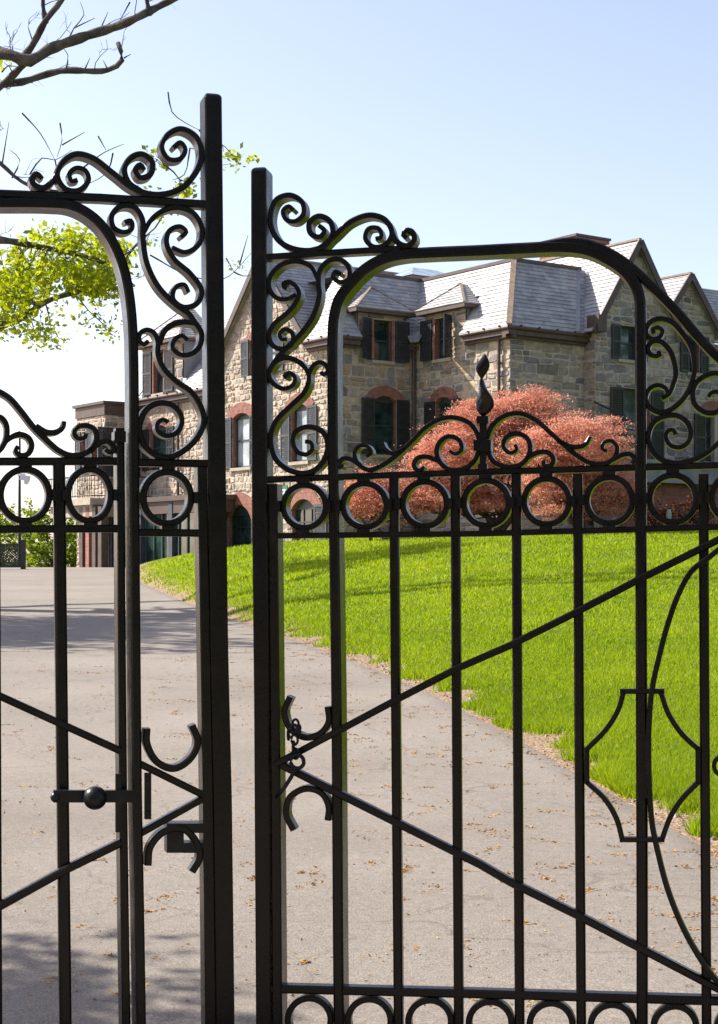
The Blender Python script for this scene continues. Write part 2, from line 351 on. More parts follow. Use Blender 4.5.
class Leaf:
    """the flat plane one gate leaf lies in"""
    def __init__(self, px, Y, slope, back=0.0):
        self.u = Vector((1, slope, 0)).normalized(); self.n = Vector((self.u.y, -self.u.x, 0))   # n faces the camera
        self.q = Vector(((px - CX) / F * Y, Y, 0)) - self.n * back
        self.mpp = Y / F
    def p(self, px, py, off=0.0):
        r = Vector(((px - CX) / F, 1, (HY - py) / F)); o = Vector((0, 0, CZ))
        k = (self.q - o).dot(self.n) / r.dot(self.n)
        return o + r * k + self.n * off
    def bar(self, mb, pts, wpx, depth, off=0.0, taper0=1, taper1=1, chamf=.18, closed=False, smooth=True, straight=False):
        """sweep a chamfered flat bar along pixel points lying in the leaf's plane"""
        P2 = [Vector((a, b)) for a, b in pts]
        if not straight: P2 = catmull(P2)
        off = off - depth * .42
        P = [self.p(q.x, q.y, off) for q in P2]; n = len(P); hw = wpx * self.mpp / 2; hd = depth / 2
        total = n - 1; vs = []; c = min(hw, hd) * chamf * 2
        prof = [(-hw, -hd + c), (-hw, hd - c), (-hw + c, hd), (hw - c, hd), (hw, hd - c), (hw, -hd + c), (hw - c, -hd), (-hw + c, -hd)]
        for i in range(n):
            if closed: t = P[(i + 1) % n] - P[(i - 1) % n]
            else: t = P[min(i + 1, n - 1)] - P[max(i - 1, 0)]
            if i not in (0, n - 1) and straight:      # mitre
                t = (P[i + 1] - P[i]).normalized() + (P[i] - P[i - 1]).normalized()
            t = t.normalized(); a = self.n.cross(t).normalized()
            f = i / max(total, 1); s = 1.0
            L0 = .25
            if taper0 != 1 and f < L0: s *= taper0 + (1 - taper0) * (f / L0)
            if taper1 != 1 and f > 1 - L0: s *= taper1 + (1 - taper1) * ((1 - f) / L0)
            for x, y in prof: vs.append(P[i] + a * x * s + self.n * y * (1 if s == 1 else .6 + .4 * s))
        fs = []
        for i in range(n if closed else n - 1):
            j = (i + 1) % n
            for k in range(8): fs.append((i * 8 + k, j * 8 + k, j * 8 + (k + 1) % 8, i * 8 + (k + 1) % 8))
        if not closed: fs.append(tuple(range(8))); fs.append(tuple((n - 1) * 8 + k for k in range(8))[::-1])
        mb.add(vs, fs)
    def block(self, mb, x0, x1, y0, y1, depth, off=0.0):
        a = self.p((x0 + x1) / 2, y0, off); b = self.p((x0 + x1) / 2, y1, off); l = self.p(x0, (y0 + y1) / 2, off); r = self.p(x1, (y0 + y1) / 2, off)
        mb.box((a + b) / 2, (r - l) / 2, self.n * depth / 2, (a - b) / 2)
def crop(ox, oy, sc): return lambda pts: [(ox + x / sc, oy + y / sc) for x, y in pts]
C1 = crop(0, 80, 2.992); R1 = crop(240, 150, 2.992); Z1 = crop(210, 240, 5.523); Z2 = crop(210, 360, 5.523)
X1 = crop(66, 300, 4.787); X2 = crop(66, 430, 4.787); C7 = crop(0, 660, 2.992); V8 = crop(240, 660, 2.992); W = crop(330, 370, 3.989)
Q3 = crop(480, 370, 4.4875); T1 = crop(568, 230, 4.787); T2 = crop(568, 370, 4.787); MM = crop(478, 620, 2.992); S3 = crop(478, 840, 2.992); U6 = crop(478, 380, 2.992); FF = crop(0, 360, 5.983)

LL = Leaf(218, 5.0, .30); LR = Leaf(262, 5.0, -.20); LW = Leaf(218, 5.0, .30, back=.035)
gl = empty('iron_gate', LL.p(218, 1085), 'left black iron gate leaf with the tallest post and an arch framing a smaller gate', 'gate', 'black iron gates across the drive')
gr = empty('iron_gate', LR.p(262, 1085), 'right black iron gate leaf with a twisted finial and a shield shaped frame', 'gate', 'black iron gates across the drive')
gw = empty('wicket_gate', LW.p(60, 1085), 'small inner iron gate under the left arch with a round knob latch', 'gate', 'black iron gates across the drive')
IR = M['iron']
def part(G, root, name, pts, w, d, **kw):
    mb = MB(); 
    ps = pts if isinstance(pts[0], list) else [pts]
    for q in ps: G.bar(mb, q, w, d, **kw)
    return mb.build(name, IR, root)
def post(G, root, name, line, w0, w1, d, dome=True):
    (x0, y0), (x1, y1) = line[0], line[-1]; mb = MB()
    P = [G.p(x, y, -d * .42) for x, y in line]; n = len(P); vs = []; fs = []
    def sec(p, hw, hd, c): return [p + G.u * a + G.n * b for a, b in ((-hw, -hd + c), (-hw, hd - c), (-hw + c, hd), (hw - c, hd), (hw, hd - c), (hw, -hd + c), (hw - c, -hd), (-hw + c, -hd))]
    secs = []
    hw0 = w0 * G.mpp / 2
    if dome:
        for k in range(6):
            a = math.pi / 2 * (1 - k / 6); s = max(math.cos(a) ** .8, .15); secs.append(sec(P[0] + Vector((0, 0, math.sin(a) * hw0 * .75)), hw0 * s, d / 2 * s, .004 * s))
    for i, p in enumerate(P):
        f = i / (n - 1); hw = (w0 + (w1 - w0) * f) * G.mpp / 2; secs.append(sec(p, hw, d / 2, .004))
    for s in secs: vs += s
    for i in range(len(secs) - 1):
        for k in range(8): fs.append((i * 8 + k, i * 8 + (k + 1) % 8, i * 8 + 8 + (k + 1) % 8, i * 8 + 8 + k))
    fs.append(tuple(range(8))[::-1]); fs.append(tuple((len(secs) - 1) * 8 + k for k in range(8)))
    mb.add(vs, fs); return mb.build(name, IR, root)
def ring(G, root, cx, cy, rx, ry, w, d, name='ring', collars=True):
    mb = MB(); pts = [(cx + (rx - w / 2) * math.cos(a), cy + (ry - w / 2) * math.sin(a)) for a in np.linspace(0, 2 * math.pi, 48, endpoint=False)]
    G.bar(mb, pts, w, d, closed=True, straight=True)
    if collars:
        for dx, dy in ((1, 0), (-1, 0), (0, 1), (0, -1)):
            x, y = cx + dx * (rx + 1.2), cy + dy * (ry + 1.2)
            hx, hy = (2.2, 5.5) if dx else (6.5, 2.2)
            G.block(mb, x - hx, x + hx, y - hy, y + hy, d * .7)
    return mb.build(name, IR, root)
SD, BD = .062, .040       # scroll depth, bar depth
# --- left leaf
post(LL, gl, 'post', [(213, 98), (215, 300), (216.5, 450), (219, 650), (222.5, 800), (225, 1024), (226, 1086)], 17.5, 19.5, .085)
post(LL, gl, 'inner_stile', [(202, 467), (204.5, 600), (208, 800), (210.5, 1024), (211, 1080)], 9.5, 12, .075, dome=False)
part(LL, gl, 'arch_bar', [(-95, 202), (0, 202.5), (50, 203), (70, 205), (86, 212), (101, 224.5), (114, 244), (123, 266), (128.5, 290), (132, 320), (133.5, 360), (134, 460), (135.2, 600), (137, 793), (139, 900), (142, 1084)], 9.6, .105)
part(LL, gl, 'rail', [(-95, 190), (0, 193.5), (100, 197.5), (205, 204)], 8, .048, straight=True)
part(LL, gl, 'rail', [(139, 462.5), (212, 463.5)], 7.5, BD, straight=True)
part(LL, gl, 'rail', [(139, 532.4), (212, 533.2)], 7.5, BD, straight=True)
part(LL, gl, 'rail', [(142, 1052), (212, 1052)], 8, BD, straight=True)
ring(LL, gl, 167.3, 497.7, 27, 29, 6.5, SD)
ring(LL, gl, 176, 1083, 26, 26, 6.5, SD)
tp = dict(taper0=.75, taper1=.75)
part(LL, gl, 'cresting_scroll', [C1([(232, 298), (215, 302), (208, 280), (228, 263), (255, 270), (265, 300), (235, 330), (195, 325), (171, 285), (185, 248), (225, 222), (275, 232), (340, 280), (400, 325), (470, 343), (540, 325), (590, 270), (603, 215), (585, 168), (540, 146), (500, 165), (484, 200), (505, 236), (540, 235), (555, 208), (540, 186), (518, 202)]),
    C1([(168, 282), (155, 305), (130, 323), (102, 313), (95, 293), (110, 280), (127, 295)]), C1([(425, 332), (385, 305), (372, 265), (392, 232), (425, 222), (455, 245), (450, 282), (420, 292), (405, 268), (420, 252), (432, 268)])], 5.8, SD, **tp)
part(LL, gl, 'panel_scroll', C1([(372, 425), (392, 420), (395, 445), (370, 455), (340, 440), (335, 405), (360, 378), (400, 380), (425, 415), (428, 480), (440, 550), (475, 620), (530, 675), (565, 700)]) + X1([(610, 98), (648, 160), (640, 220), (600, 258), (550, 262), (512, 230), (520, 190), (555, 170), (582, 192)]), 5.6, SD, **tp)
part(LL, gl, 'panel_scroll', [C1([(432, 455), (455, 415), (495, 388), (535, 382), (580, 400), (605, 450), (592, 495), (555, 515), (515, 500)]),
    C1([(540, 470), (558, 455), (540, 438), (508, 450), (498, 485), (520, 535), (570, 580), (603, 630), (590, 668), (550, 680), (518, 655), (525, 620), (552, 612), (565, 635)])], 5.4, SD, **tp)
part(LL, gl, 'panel_scroll', [X1([(395, 195), (375, 212), (352, 195), (355, 160), (385, 142), (420, 155), (440, 200), (440, 260), (470, 330), (530, 390), (600, 440), (645, 510), (660, 570), (650, 620), (612, 680)]) + X2([(550, 108), (490, 131), (430, 120), (375, 75), (355, 20)]) + X1([(352, 600), (385, 525), (440, 495), (500, 500), (545, 540), (555, 590), (530, 635), (480, 650), (440, 625), (440, 590), (465, 572), (490, 585)]),
    X1([(448, 215), (470, 150), (515, 115), (570, 105), (612, 112)])], 5.8, SD, **tp)
part(LL, gl, 'brace', [(137, 762.5), (208, 797.5)], 7, .03, straight=True)
part(LL, gl, 'brace', [(137, 836), (208, 796.5)], 7, .03, straight=True, off=-.004)
hoop = dict(taper0=.9, taper1=.9)
part(LL, gl, 'hoop', C7([(440, 205), (440, 250), (470, 305), (520, 325), (570, 295), (592, 245), (575, 195)]), 7, .045)
part(LL, gl, 'hoop', C7([(443, 615), (450, 560), (490, 515), (545, 505), (585, 540), (598, 590), (575, 635)]), 7, .045)
mb = MB()
for q in ((167, 203, 823.5, 833), (184, 203, 843, 853), (167, 184, 833, 853)): LL.block(mb, *q, .06 if q[0] != 167 or q[3] != 853 else .05, -.03 if q[2] != 833 else -.027)
mb.build('bolt_keeper', M['steel'], gl)
mb = MB(); LL.block(mb, 143.5, 150, 772, 818, .012, .02); sp_ = mb.build('strike_plate', M['steel'], gl)
for y in (778, 812):
    mb = MB(); mb.ball(LL.p(146.8, y, .028), .007, 10, 6); mb.build('bolt', M['steel'], sp_, smooth=True)
# --- wicket gate under the arch
post(LW, gw, 'stile', [(120.3, 442), (121, 500), (121.3, 600), (123, 793), (125, 950), (127, 1078)], 7.4, 8.6, .085, dome=False)
mb = MB(); LW.block(mb, 113, 124.5, 432, 443, .065); LW.block(mb, 114.5, 123, 428.5, 432, .05); mb.build('stile_cap', IR, gw)
part(LW, gw, 'rail', [(-90, 461.5), (118, 461)], 7.6, BD, straight=True)
part(LW, gw, 'rail', [(-90, 529.5), (118, 528.5)], 7.6, BD, straight=True)
part(LW, gw, 'rail', [(-90, 1056), (122, 1052)], 7.6, BD, straight=True)
for x in ((59.3, 62, 66.5), (-6, -5, -3.5), (-72, -73, -74)):
    part(LW, gw, 'baluster', [(x[0], 464), (x[1], 700), (x[2], 1076)], 11.6, .038, straight=True)
ring(LW, gw, 25, 495, 27.5, 29, 6.3, SD); ring(LW, gw, 89.5, 495, 24.5, 29, 6.3, SD); ring(LW, gw, -39, 496, 28, 29, 6.3, SD)
part(LW, gw, 'brace', [(-95, 653), (0, 696), (120, 750.5)], 7.2, .03, straight=True, off=.02)
part(LW, gw, 'brace', [(-95, 952), (0, 905), (67, 868), (120, 842)], 8, .03, straight=True, off=.02)
part(LW, gw, 'cresting_scroll', [FF([(-140, 190), (-60, 168), (0, 192), (60, 230), (130, 310), (200, 400), (270, 470), (350, 540), (420, 570), (490, 565), (550, 530), (578, 470), (565, 415), (520, 392), (465, 400), (445, 440), (470, 470), (510, 460), (515, 440)]),
    FF([(215, 395), (280, 432), (340, 430), (378, 400), (385, 366)]), FF([(535, 548), (590, 500), (640, 485), (675, 510), (680, 545), (650, 550), (632, 532)])], 5.6, SD, taper1=.75)
part(LW, gw, 'cresting_scroll', [FF([(-60, 360), (-40, 340), (0, 340), (30, 370), (42, 420), (30, 490), (-20, 555), (-90, 570)]), FF([(25, 500), (70, 460), (120, 445), (170, 465), (190, 510), (170, 560), (125, 570), (95, 545), (110, 515)])], 5.4, SD, **tp)
mb = MB(); LW.block(mb, 52, 133, 788, 800, .02, .045); LW.block(mb, 113.5, 119, 772, 830, .012, .04); b_ = mb.build('latch', M['steel'], gw)
mb = MB(); mb.ball(LW.p(91.5, 794, .085), .036, 18, 12); mb.tube([LW.p(90, 794, .03), LW.p(91, 794, .085)], .016, 10); k_ = mb.build('knob', M['steel'], b_, smooth=True)
mb = MB(); mb.ball(LW.p(54, 795, .045), .016); mb.build('latch_pin', M['steel'], b_, smooth=True)
# --- right leaf
post(LR, gr, 'post', [(259, 171.5), (259.2, 350), (259.8, 500), (262, 700), (264, 1024), (264.5, 1086)], 16, 16, .085)
post(LR, gr, 'inner_stile', [(272.8, 484), (273.8, 560), (276, 800), (277.5, 1024), (278, 1080)], 9.5, 10.5, .075, dome=False)
part(LR, gr, 'arch_bar', [(340, 1080), (338.6, 990), (336.5, 700), (334, 520), (332.8, 440), (332.6, 390), (332.6, 337), (334, 317), (338.6, 300), (350, 284), (365.3, 268.7), (383.7, 258.6), (402, 254.3), (427, 252.6), (480, 250.3), (521, 248.2), (566, 246.8), (588, 250), (608, 259), (625, 271), (635, 284.5), (639.4, 298), (640.4, 320), (640.6, 460), (641, 600), (642, 900), (642, 1080)], 10.6, .090)
part(LR, gr, 'rail', [(265, 257), (340, 252), (400, 248.6)], 6.2, .05, straight=True)
part(LR, gr, 'rail', [(264, 479.5), (480, 472), (790, 463)], 6.2, BD, straight=True)
part(LR, gr, 'rail', [(268, 535.8), (480, 533.7), (790, 525)], 5.6, BD, straight=True)
part(LR, gr, 'rail', [(270, 989), (480, 994.3), (790, 1003.5)], 8.6, BD, straight=True)
part(LR, gr, 'rail', [(270, 1049), (790, 1062)], 8, BD, straight=True)
part(LR, gr, 'shoulder_bar', [(540, 246), (572, 241.5), (595, 246), (622, 260), (655, 289), (678.5, 313), (698.6, 336.5), (718, 357), (750, 380), (790, 398)], 8.5, .055, off=-.001)
for a, b in ((393.5, 398.2), (455, 458.3), (516, 519.3), (577.6, 581), (703.5, 706.5), (765, 769)):
    part(LR, gr, 'baluster', [(a, 474), ((a + b) / 2 - .3, 730), (b + .5, 1080)], 9.2, .032, straight=True)
post(LR, gr, 'hinge_stile', [(800, 380), (803, 700), (806, 1086)], 16, 17, .066)
for cx, cy, r in ((304.5, 506.4, 24), (364.7, 505.4, 24.5), (424.8, 503.9, 24.8), (486.2, 503, 25.1), (546.6, 501.5, 25.4), (609.4, 500.3, 25.7), (672.8, 498.6, 26.1), (735, 497.4, 26.4)):
    ring(LR, gr, cx, cy, r, r + .3, 5.8, SD)
for cx, cy in ((309, 1020), (369, 1021), (429.5, 1022), (490, 1023.5), (551, 1025), (612, 1026.5), (675, 1028), (738, 1030)):
    ring(LR, gr, cx, cy, 24.5, 24.5, 6.2, .034, collars=False)
part(LR, gr, 'brace', [(277, 764), (281.8, 761), (340, 730), (397, 699.5), (457, 668.5), (511, 645), (566, 617.5), (638, 580), (718, 540), (790, 505)], 7, .030, straight=True, off=.016)
part(LR, gr, 'brace', [(278, 762), (288.5, 768), (480, 864), (511, 882), (578, 915), (642, 948.6), (702, 980), (790, 1024)], 7.6, .032, straight=True, off=.012)
part(LR, gr, 'curved_bar', [(740, 536), (718, 550), (708, 558), (692, 570.5), (679, 593), (669, 620), (660, 653), (652.5, 687), (649.3, 720), (649, 770), (652, 820.5), (658.5, 853), (668.5, 890), (685, 930), (705, 964), (718, 980), (745, 1000)], 5.2, .034, off=.03)
part(LR, gr, 'shield_frame', [MM([(425, 213), (558, 213)]), MM([(436, 213), (421, 265), (385, 325), (325, 387)]), MM([(326, 380), (326, 488)]), MM([(325, 483), (380, 535), (415, 595), (432, 657)]), MM([(424, 656), (558, 656)]), MM([(546, 213), (570, 280), (610, 340), (660, 387)]), MM([(658, 380), (658, 488)]), MM([(660, 483), (610, 535), (575, 590), (550, 657)])], 4.8, .026, off=.012)
mb = MB(); LR.block(mb, 645, 649.5, 734, 797, .024, .012); mb.build('collar', IR, gr)
ring(LR, gr, 722, 766, 10, 11, 4, .026, 'small_ring', False)
# cresting over the left end of the right leaf
part(LR, gr, 'cresting_scroll', [R1([(160, 180), (145, 168), (128, 182), (138, 208), (165, 213), (190, 190), (185, 155), (150, 135), (110, 148), (92, 190), (95, 235), (120, 275), (170, 298), (230, 297), (280, 260), (330, 215), (390, 195), (435, 210), (455, 250), (435, 283), (400, 290), (375, 265), (385, 235), (415, 235), (422, 260), (405, 265)]),
    R1([(205, 300), (255, 285), (278, 250), (268, 212), (235, 198), (208, 218), (212, 250), (238, 260), (252, 240), (235, 225)]), R1([(453, 238), (470, 275), (500, 287), (522, 268), (515, 245), (497, 240), (488, 255), (500, 263)])], 5.6, SD, **tp)
part(LR, gr, 'panel_scroll', [Z1([(592, 215), (560, 150), (515, 125), (460, 118), (390, 140), (335, 200), (328, 265), (365, 318), (425, 326), (475, 298)]),
    Z1([(425, 268), (408, 262), (405, 240), (430, 230), (470, 250), (492, 295), (475, 345), (430, 400), (350, 470), (327, 530), (350, 585), (405, 602), (455, 570), (455, 515), (415, 492), (385, 515), (395, 548), (425, 545)])], 5.0, SD, **tp)
part(LR, gr, 'panel_scroll', [R1([(303, 372), (285, 363), (278, 380), (300, 395), (325, 385), (325, 350), (300, 328), (265, 332), (240, 360), (235, 400)]) + Z1([(605, 300), (570, 420), (500, 520), (400, 620)]) + Z2([(345, 30), (325, 80), (345, 125), (400, 158), (455, 140), (470, 100), (440, 70), (410, 85), (425, 100)]),
    Z2([(326, 70), (360, 12), (420, -12), (490, 10), (530, 50), (545, 85)])], 5.2, SD, **tp)
part(LR, gr, 'panel_scroll', Z2([(610, 65), (625, 80), (648, 65), (640, 30), (610, 12), (575, 25), (548, 75), (545, 120), (520, 180), (450, 250), (370, 330), (340, 400), (340, 480), (365, 550), (430, 605), (520, 626), (590, 600), (640, 530), (650, 460), (625, 400), (570, 372), (510, 375), (465, 410), (462, 470), (490, 512), (535, 520), (565, 490), (555, 455), (525, 450)]), 5.4, SD, **tp)
# cresting either side of the finial
part(LR, gr, 'cresting_scroll', [W([(598, 290), (590, 260), (560, 215), (500, 190), (440, 195), (380, 230), (320, 290), (260, 345), (200, 385), (150, 398), (110, 370), (98, 330), (120, 302), (150, 305), (165, 330), (145, 345)]), W([(300, 312), (250, 333), (218, 315), (208, 288)]), W([(120, 378), (80, 355), (50, 355), (35, 378), (52, 390)]),
    W([(595, 325), (570, 370), (530, 395), (480, 398), (440, 370), (425, 325), (440, 285), (475, 265), (515, 280), (525, 315), (500, 335), (475, 322)]), W([(430, 362), (380, 345), (345, 355), (335, 385), (355, 402), (375, 385)])], 4.6, SD, taper1=.7)
part(LR, gr, 'cresting_scroll', [Q3([(30, 310), (55, 250), (110, 205), (180, 195), (250, 225), (320, 285), (370, 330), (430, 380), (490, 415), (560, 420), (605, 390), (615, 345), (590, 318), (555, 325), (550, 355), (570, 365)]), Q3([(350, 318), (420, 345), (470, 335), (495, 298)]), Q3([(595, 402), (640, 380), (675, 378), (692, 400), (680, 420)]),
    Q3([(35, 365), (60, 410), (120, 435), (180, 425), (215, 390), (225, 340), (205, 300), (160, 285), (115, 305), (105, 345), (135, 372), (165, 355), (155, 335)]), Q3([(205, 398), (260, 370), (305, 370), (330, 400), (315, 430), (285, 425), (287, 405)])], 4.6, SD, taper1=.7)
part(LR, gr, 'side_scroll', T1([(412, 495), (405, 475), (430, 465), (452, 482), (440, 512), (405, 522), (378, 505), (374, 475), (395, 440), (440, 424), (495, 440), (545, 490), (590, 560), (605, 630)]) + T2([(603, 20), (585, 80), (545, 145), (490, 190), (440, 203), (395, 183), (372, 138), (390, 90), (430, 72), (470, 90), (476, 118), (448, 135)]), 4.8, SD, **tp)
part(LR, gr, 'side_scroll', T1([(430, 580), (440, 598), (405, 602), (385, 580), (388, 550), (415, 530), (450, 538), (488, 578), (510, 640), (515, 700)]) + T2([(506, 60), (485, 112), (450, 136)]), 4.8, SD, **tp)
part(LR, gr, 'side_scroll', T2([(515, 310), (505, 288), (480, 290), (468, 320), (490, 360), (535, 370), (575, 345), (588, 300), (570, 250), (520, 218), (460, 222), (410, 250), (385, 310), (395, 370), (440, 425), (510, 445), (580, 435), (650, 405), (718, 350), (770, 270), (800, 200)]), 4.8, SD, **tp)
part(LR, gr, 'side_scroll', T2([(672, 130), (685, 110), (718, 105), (745, 130), (740, 175), (700, 205), (650, 200), (608, 165), (597, 115), (615, 60), (670, 22), (718, 15), (780, 35), (830, 90)]), 4.8, SD, **tp)
part(LR, gr, 'hoop', V8([(150, 110), (133, 155), (150, 205), (195, 232), (240, 220), (265, 185), (262, 140)]), 6.4, .045)
part(LR, gr, 'hoop', V8([(160, 510), (138, 460), (150, 410), (200, 385), (245, 400), (265, 440), (262, 480)]), 6.4, .045)
# twisted leaf finial
mb = MB(); secs = []; cxp = 483.2; n = 14; H = 46
for i in range(H + 1):
    f = i / H; y = 416 - f * 62.5
    if f < .6: q = math.sin(math.pi * (f / .6) ** .9) ** .8 * 8.6
    else: q = math.sin(math.pi * ((f - .6) / .4) ** 1.05) ** .8 * 6.2 if f < .998 else 0
    r = (q + 1.5 * (1 - f) + .35) * LR.mpp
    tw = -.7 + 4.9 * f; c = LR.p(cxp + 1.6 * math.sin(f * 7.5), y)
    secs.append([c + (LR.u * math.cos(tw) + LR.n * math.sin(tw)) * (r * math.cos(2 * math.pi * k / n)) + (LR.n * math.cos(tw) - LR.u * math.sin(tw)) * (r * .50 * math.sin(2 * math.pi * k / n)) for k in range(n)])
vs = [p for s in secs for p in s]; fs = [(i * n + k, i * n + (k + 1) % n, (i + 1) * n + (k + 1) % n, (i + 1) * n + k) for i in range(H) for k in range(n)]
mb.add(vs, fs)
fin = mb.build('finial', IR, gr, smooth=True)
mb = MB(); LR.block(mb, 474.6, 492, 440.5, 451.5, .06); LR.block(mb, 477.2, 489, 416.5, 424, .04); LR.block(mb, 479.8, 487, 424, 440.5, .024); LR.block(mb, 480.2, 486.4, 451.5, 464, .024); LR.block(mb, 478.6, 487.6, 464, 470, .03); mb.build('finial_collar', IR, fin)
# hook and chain hanging from the hoop of the right leaf
hc = empty('hook_and_chain', LR.p(300, 760, .05), 'short chain with an eye hook hanging from the hoop on the right gate leaf', 'chain')
mb = MB()
def oval(c, a, b, ra, rb, r):
    pts = [c + a * (ra * math.cos(t)) + b * (rb * math.sin(t)) for t in np.linspace(0, 2 * math.pi, 16)]
    mb.tube(pts, r, 7, cap=False)
for i, (x, y) in enumerate(((292, 733), (299, 723), (303, 729), (298, 738), (297, 745), (299, 752))):
    oval(LR.p(x, y, .045), LR.u if i % 2 else LR.n, Vector((0, 0, 1)), .010, .016, .0042)
oval(LR.p(298, 727, .05), LR.u, Vector((0, 0, 1)), .012, .012, .005)
mb.build('chain', M['steel'], hc, smooth=True)
mb = MB(); oval(LR.p(301, 759.5, .05), LR.u, Vector((0, 0, 1)), .021, .021, .0065); mb.tube([LR.p(299, 766, .05), LR.p(295, 775, .05), LR.p(288, 786, .05), LR.p(280, 795, .045)], .0065, 8); mb.build('eye_hook', M['steel'], hc, smooth=True)

# ---------------------------------------------------------------- stone house
E2 = Vector((.812, .584, 0)); N1 = Vector((.584, -.812, 0)); ZU = Vector((0, 0, 1))
Y0 = 58.0; P0 = Vector(((338 - CX) / F * Y0, Y0, 0))
house = empty('stone_house', P0 + Vector((0, 0, 2.2)), 'large rubble stone house with slate roofs, steep gables, red brick window arches and dark shutters', 'house')
def HP(s, t, z=0): return P0 + E2 * s + N1 * t + ZU * z
def s_at(x, t):
    m = (x - CX) / F; b = P0 + N1 * t; return (m * b.y - b.x) / (E2.x - m * E2.y)
def t_at(x, s):
    m = (x - CX) / F; b = P0 + E2 * s; return (m * b.y - b.x) / (N1.x - m * N1.y)
SA = s_at(415, 0); TB = t_at(510, SA); SC = s_at(584, TB); TD = TB + .6
EAVE = 9.72; KK = 1.45; TOP = 12.45
def clip(poly, nx, ny, c):           # keep nx*x+ny*y <= c
    out = []
    for i in range(len(poly)):
        a, b = poly[i], poly[(i + 1) % len(poly)]; da = nx * a[0] + ny * a[1] - c; db = nx * b[0] + ny * b[1] - c
        if da <= 0: out.append(a)
        if (da < 0 < db) or (db < 0 < da): t = da / (da - db); out.append((a[0] + (b[0] - a[0]) * t, a[1] + (b[1] - a[1]) * t))
    return out
def clip_convex(poly, cv):           # cv counter-clockwise
    for i in range(len(cv)):
        (x0, y0), (x1, y1) = cv[i], cv[(i + 1) % len(cv)]; nx, ny = (y1 - y0), -(x1 - x0)
        poly = clip(poly, nx, ny, nx * x0 + ny * y0)
        if len(poly) < 3: return []
    return poly
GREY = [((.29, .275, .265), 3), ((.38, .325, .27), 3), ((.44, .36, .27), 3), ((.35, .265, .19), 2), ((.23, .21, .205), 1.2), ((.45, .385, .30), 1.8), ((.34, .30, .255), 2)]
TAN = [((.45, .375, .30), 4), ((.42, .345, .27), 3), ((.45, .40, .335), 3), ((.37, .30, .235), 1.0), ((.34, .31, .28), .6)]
BLUE = [((.28, .262, .265), 3), ((.37, .325, .295), 3), ((.42, .355, .275), 3), ((.22, .205, .21), 1.5), ((.45, .39, .325), 2), ((.32, .285, .25), 2)]
